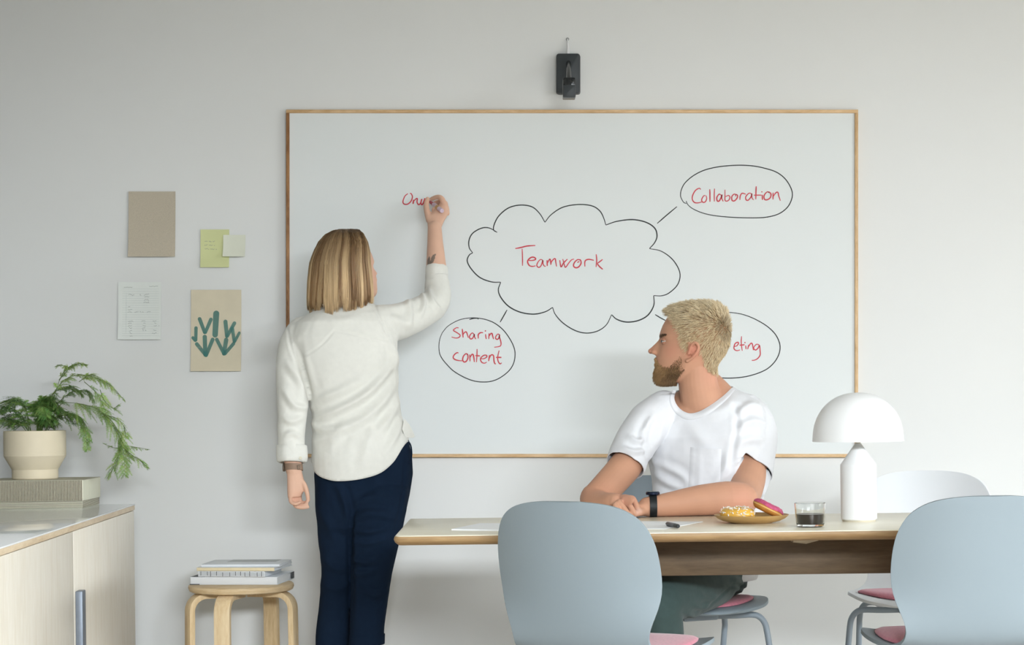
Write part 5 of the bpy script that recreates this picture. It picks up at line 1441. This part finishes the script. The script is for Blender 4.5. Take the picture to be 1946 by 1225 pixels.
# his right arm: elbow out to the left, hand crossing over the left wrist
limb(mb, [(1262, 790, 5.80), (1222, 840, 5.74), (1188, 886, 5.695), (1158, 920, 5.665), (1134, 945, 5.64)], [.040, .044, .0495, .0475, .045])
limb(mb, [(1131, 946, 5.645), (1134, 957, 5.61), (1146, 960, 5.57), (1160, 957, 5.535), (1170, 955, 5.515)], [.046, .0445, .040, .033, .029])
hq = [ering(P(1168, 956, 5.518), (.012, -.027, 0), (0, 0, .0225), 16), ering(P(1176, 953, 5.505), (.016, -.034, 0), (.003, 0, .021), 16), ering(P(1186, 951, 5.495), (.018, -.037, 0), (.005, 0, .019), 16), ering(P(1194, 950.5, 5.488), (.018, -.034, 0), (.006, 0, .015), 16)]
mb.rings(hq)
finger(mb, [P(1190, 949, 5.512), P(1201, 946.5, 5.506), P(1208, 957, 5.494), P(1212.5, 970, 5.486)], .0104, .0080)    # index
finger(mb, [P(1184, 950, 5.492), P(1188, 949, 5.484), P(1197, 961, 5.472), P(1205, 974, 5.465)], .0105, .0080)        # middle
finger(mb, [P(1177, 954, 5.476), P(1177, 955, 5.464), P(1187, 967, 5.454), P(1195, 978, 5.448)], .0100, .0078)        # ring
finger(mb, [P(1170, 958, 5.464), P(1169, 961, 5.452), P(1177, 972, 5.442), P(1184, 981, 5.438)], .0088, .0068)        # little
v, n, f = remesh(mb, .0029, 2)
def hz(pt): return hpt(FM, pt[0], pt[1], pt[2], SCM)
spots = [(hz((665, 600, .08)), .022, (214, 132, 112), .65), (hz((430, 590, .06)), .03, (206, 140, 118), .5), (hz((215, 590, 0)), .016, (206, 136, 116), .55), (hz((900, 820, .03)), .05, (216, 150, 130), .4), (hz((255, 690, .01)), .012, (186, 110, 98), .6),
         (P(1409, 955, 5.54), .05, (214, 150, 130), .5), (P(1134, 945, 5.62), .05, (200, 138, 112), .4), (P(1192, 950, 5.49), .03, (214, 154, 134), .5), (P(1208, 974, 5.47), .008, (232, 196, 182), .8), (P(1214, 971, 5.48), .008, (232, 196, 182), .8)]
cols = skin_colors(v, (202, 152, 124), spots)
# head-frame coordinates of every vertex, for scalp and beard colour
fc, ff, fu, fl = FM
rel = (v - np.array(fc)) / SCM
hxx = 680 - rel @ np.array(ff) * 3424; hyy = 500 - rel @ np.array(fu) * 3424; hl = rel @ np.array(fl)
def hairline(xx):
    """lowest photo-zoom row of hair for each column of the profile"""
    return np.interp(xx, [380, 415, 470, 500, 530, 560, 600, 640, 720, 770, 790, 860, 960], [100, 185, 225, 330, 420, 560, 600, 560, 520, 640, 760, 840, 830])
onhead = (np.linalg.norm(rel, axis=1) < .19) & (hyy < 860)
outer = (np.abs(hl) > .045) | (hyy < 300) | (hxx > 800)
is_hair = onhead & (hyy < hairline(hxx)) & (hxx > 380)
ear_zone = (np.hypot(hxx - 665, hyy - 610) < 115) & (np.abs(hl) > .0735)
is_hair &= ~ear_zone
def beardtop(xx):
    return np.interp(xx, [180, 230, 262, 300, 360, 430, 480, 540, 600], [650, 648, 655, 720, 760, 740, 690, 640, 640])
is_beard = (np.linalg.norm(rel, axis=1) < .2) & (hyy > beardtop(hxx)) & (hxx < 585) & (hyy < 960) & ~((hxx > 470) & (hyy > 905 - (hxx - 470) * 1.2))
cols[is_hair] = cols[is_hair] * .25 + np.array(lin((152, 122, 86))[:3]) * .75
bw = np.clip((hyy - beardtop(hxx)) / 60, 0, 1)[:, None] * .5 * np.clip((620 - hxx) / 160, .25, 1)[:, None] * is_beard[:, None]
cols = cols * (1 - bw) + np.array(lin((128, 96, 66))[:3]) * bw
body2 = from_arrays('body', v, f, M_skin, man, cols)
# eyes
M_lid = mat('eyelid_skin', (186, 134, 110), .55, .3, var=(60, .05)); M_lash = mat('lashes', (92, 66, 48), .6, .3, var=(60, .1))
M_eye = mat('eye_white', (210, 206, 200), .15, .5, var=(20, .02)); M_iris = mat('grey_blue_iris', (86, 104, 116), .1, .5, var=(300, .2))
for sd in (-1, 1):
    ec = hpt(FM, 366, 488, sd * .0310, SCM); er = .0112 * SCM
    e = make('eye', MB().ball(ec, er, 20, 14), M_eye, man, angle=None)
    gz = (Vector(ff) + Vector(fl) * (.10 * sd)).normalized()
    make('iris', MB().ball(ec + gz * (er * .80), (.0042, .0052, .0052), 14, 8), M_iris, e, angle=None)
    make('pupil', MB().ball(ec + gz * (er * .98), (.0024, .0024, .0024), 12, 8), mat('pupil', (14, 14, 16), .1, .5, var=(20, .1)), e, angle=None)
    # lids: two shells hinged on the eye's side axis, leaving a narrow opening
    side = gz.cross(Vector(fu)).normalized(); upv = side.cross(gz).normalized()
    for nm, a0_, a1_ in (('upper_eyelid', 14, 165), ('lower_eyelid', -165, -20)):
        rs_ = []
        for i in range(13):
            an = math.radians(a0_ + (a1_ - a0_) * i / 12); row = []
            for j in range(13):
                la = math.radians(-80 + 160 * j / 12); r_ = er * 1.16
                row.append(ec + (gz * math.cos(an) * math.cos(la) + upv * math.sin(an) * math.cos(la) + side * math.sin(la)) * r_)
            rs_.append(row)
        vs = [p for r in rs_ for p in r]; fs = [(i * 13 + j, i * 13 + j + 1, (i + 1) * 13 + j + 1, (i + 1) * 13 + j) for i in range(12) for j in range(12)]
        lid = make(nm, MB().add(vs, fs), M_lid, e, angle=None)
        if nm == 'upper_eyelid': make('lash_line', MB().tube(rs_[0][1:-1], .0008, 6), M_lash, e, angle=None)
# ---- hair, brows and beard
hr = random.Random(9)
who = hpt(FM, 985, 370, .03, SCM)
hn = n
fo = np.array(ff); up3 = np.array(fu); lt = np.array(fl)
ids = np.nonzero(is_hair)[0]
rts = []
whoN = np.array(who)
Lb = np.array(lin((246, 230, 196))[:3]); Lm = np.array(lin((214, 188, 146))[:3]); Ld = np.array(lin((140, 108, 74))[:3])
for k in range(11500):
    i = ids[hr.randrange(len(ids))]
    p = v[i] + np.array([hr.uniform(-1, 1) for _ in range(3)]) * .002; nn_ = hn[i]
    away = p - whoN; away -= nn_ * (away @ nn_); dl = np.linalg.norm(away); away = away / (dl + 1e-6)
    top = np.clip((420 - hyy[i]) / 250, 0, 1); front = np.clip((560 - hxx[i]) / 150, 0, 1) * top
    L = .009 + .013 * top + .005 * front + hr.uniform(-.003, .004)
    if hyy[i] > 650: L = .008
    flow = away * (1 - .3 * front) + fo * .5 * front + up3 * (.5 * front) - up3 * (.35 * (1 - top))
    clump = np.array([noise.noise(Vector(p * 95 + q)) for q in (0., 31., 67.)]) * .55
    d = nn_ * (.32 + .38 * top) + flow * .9 + clump + np.array([hr.gauss(0, .12) for _ in range(3)])
    d /= np.linalg.norm(d)
    tone = noise.noise(Vector(p * 60)) * .5 + .55 + hr.gauss(0, .2)
    tone = min(1, max(0, tone)) * (0.55 + .45 * top) + .1 * top
    base_ = Ld * (1 - tone * .6) + Lm * tone * .6; tip = Lm * (1 - tone) + Lb * tone
    if dl < .03: base_ = base_ * .6; tip = tip * .75
    pts = [Vector(p - nn_ * .001), Vector(p + d * L * .4), Vector(p + d * L * .75 + flow * L * .10), Vector(p + d * L + flow * L * .28 - up3 * L * .08)]
    cc = [tuple(base_), tuple(base_ * .5 + tip * .5), tuple(tip), tuple(tip)]
    rts.append((pts, [.0009, .00085, .0006, .0002], cc))
hb_ = strands('hair', rts, man, M_hair); hb_['kind'] = 'stuff'
rts = []
ids = np.nonzero(is_beard)[0]
for k in range(6500):
    i = ids[hr.randrange(len(ids))]
    edge = (hyy[i] - beardtop(hxx[i])) / 60
    if hr.random() > .22 + edge: continue
    if hxx[i] > 440 and hr.random() < (hxx[i] - 440) / 130 * (1.05 - .6 * min(1, max(0, (hyy[i] - 760) / 90))): continue
    p = v[i] + np.array([hr.uniform(-1, 1) for _ in range(3)]) * .0018; nn_ = hn[i]
    low = np.clip((hyy[i] - 740) / 140, 0, 1); fr_ = np.clip((430 - hxx[i]) / 160, 0, 1)
    L = .005 + .012 * low * fr_ + .004 * low
    if hyy[i] < 740 and hxx[i] > 440: L = .0035
    if hyy[i] < 735 and hxx[i] <= 440: L = .006
    d = nn_ * .55 + fo * (.30 * fr_) - up3 * (.65) + np.array([hr.gauss(0, .14) for _ in range(3)]); d /= np.linalg.norm(d)
    tone = min(1, max(0, .15 + .6 * fr_ * (1 - .4 * low) + noise.noise(Vector(p * 70)) * .3 + hr.gauss(0, .12)))
    ca = np.array(lin((110, 82, 54))[:3]) * (1 - tone) + np.array(lin((198, 158, 108))[:3]) * tone
    pts = [Vector(p - nn_ * .001), Vector(p + d * L * .5), Vector(p + d * L - up3 * L * .15 + fo * L * .05)]
    rts.append((pts, [.0008, .0007, .0002], [tuple(ca * .8), tuple(ca), tuple(ca * 1.1)]))
bo = strands('beard', rts, man, M_hair); bo['kind'] = 'stuff'
for sd in (-1, 1):
    rts = []
    for k in range(150):
        u_ = k / 150; x = 302 + 85 * u_ + hr.uniform(-6, 6); y = 438 - 12 * math.sin(u_ * 2.2) + hr.uniform(-7, 7); lt_ = sd * (.014 + .034 * u_ ** .8)
        # brow ridge surface
        dd = np.abs(hxx - x) * 0 + np.linalg.norm(rel - ((np.array(ff) * (680 - x) / 3424) + np.array(fu) * (500 - y) / 3424 + np.array(fl) * lt_), axis=1)
        i = int(np.argmin(dd)); p = v[i] + np.array(fu) * hr.uniform(-.0022, .0022) + np.array(fl) * hr.uniform(-.002, .002); d = -fo * .5 + lt * sd * .6 + hn[i] * .3 + up3 * .1; d /= np.linalg.norm(d)
        ca = np.array(lin((112, 86, 60))[:3]) * hr.uniform(.8, 1.1)
        rts.append(([Vector(p - hn[i] * .0005), Vector(p + d * .004 + hn[i] * .001), Vector(p + d * .008)], [.0007, .0006, .0002], [tuple(ca)] * 3))
    strands('eyebrow', rts, man, M_hair)['kind'] = 'stuff'
# ---- wristwatch
wc = onT(1240, 5.53, .0305); ax = Vector((1, 0, 0))
M_strap = mat('black_strap', (24, 28, 30), .55, .35, var=(60, .08))
rs = []
for xo, r_ in ((-.0105, .0315), (-.0105, .0345), (.0105, .0345), (.0105, .0315)):
    rs.append([wc + ax * xo + Vector((0, math.cos(2 * math.pi * k / 36) * r_, max(math.sin(2 * math.pi * k / 36) * r_, -.0302))) for k in range(36)])
mb = MB().rings(rs, False); mb.f += [(108 + i, 108 + (i + 1) % 36, (i + 1) % 36, i) for i in range(36)]
wt = make('wristwatch', mb, M_strap, man, angle=50)
make('watch_case', MB().lathe([(.002, 0), (.0185, 0), (.0205, .002), (.0205, .007), (.0185, .0095), (.002, .0095)], wc + Vector((0, 0, .0335)), 36), mat('dark_blue_case', (30, 40, 62), .2, .5, var=(20, .1), metal=.5), wt, angle=35)
make('watch_dial', MB().lathe([(.002, .0096), (.0172, .0096), (.0172, .0103), (.002, .0103)], wc + Vector((0, 0, .0335)), 36), mat('watch_glass', (120, 136, 140), .08, .6, var=(20, .04)), wt, angle=35)
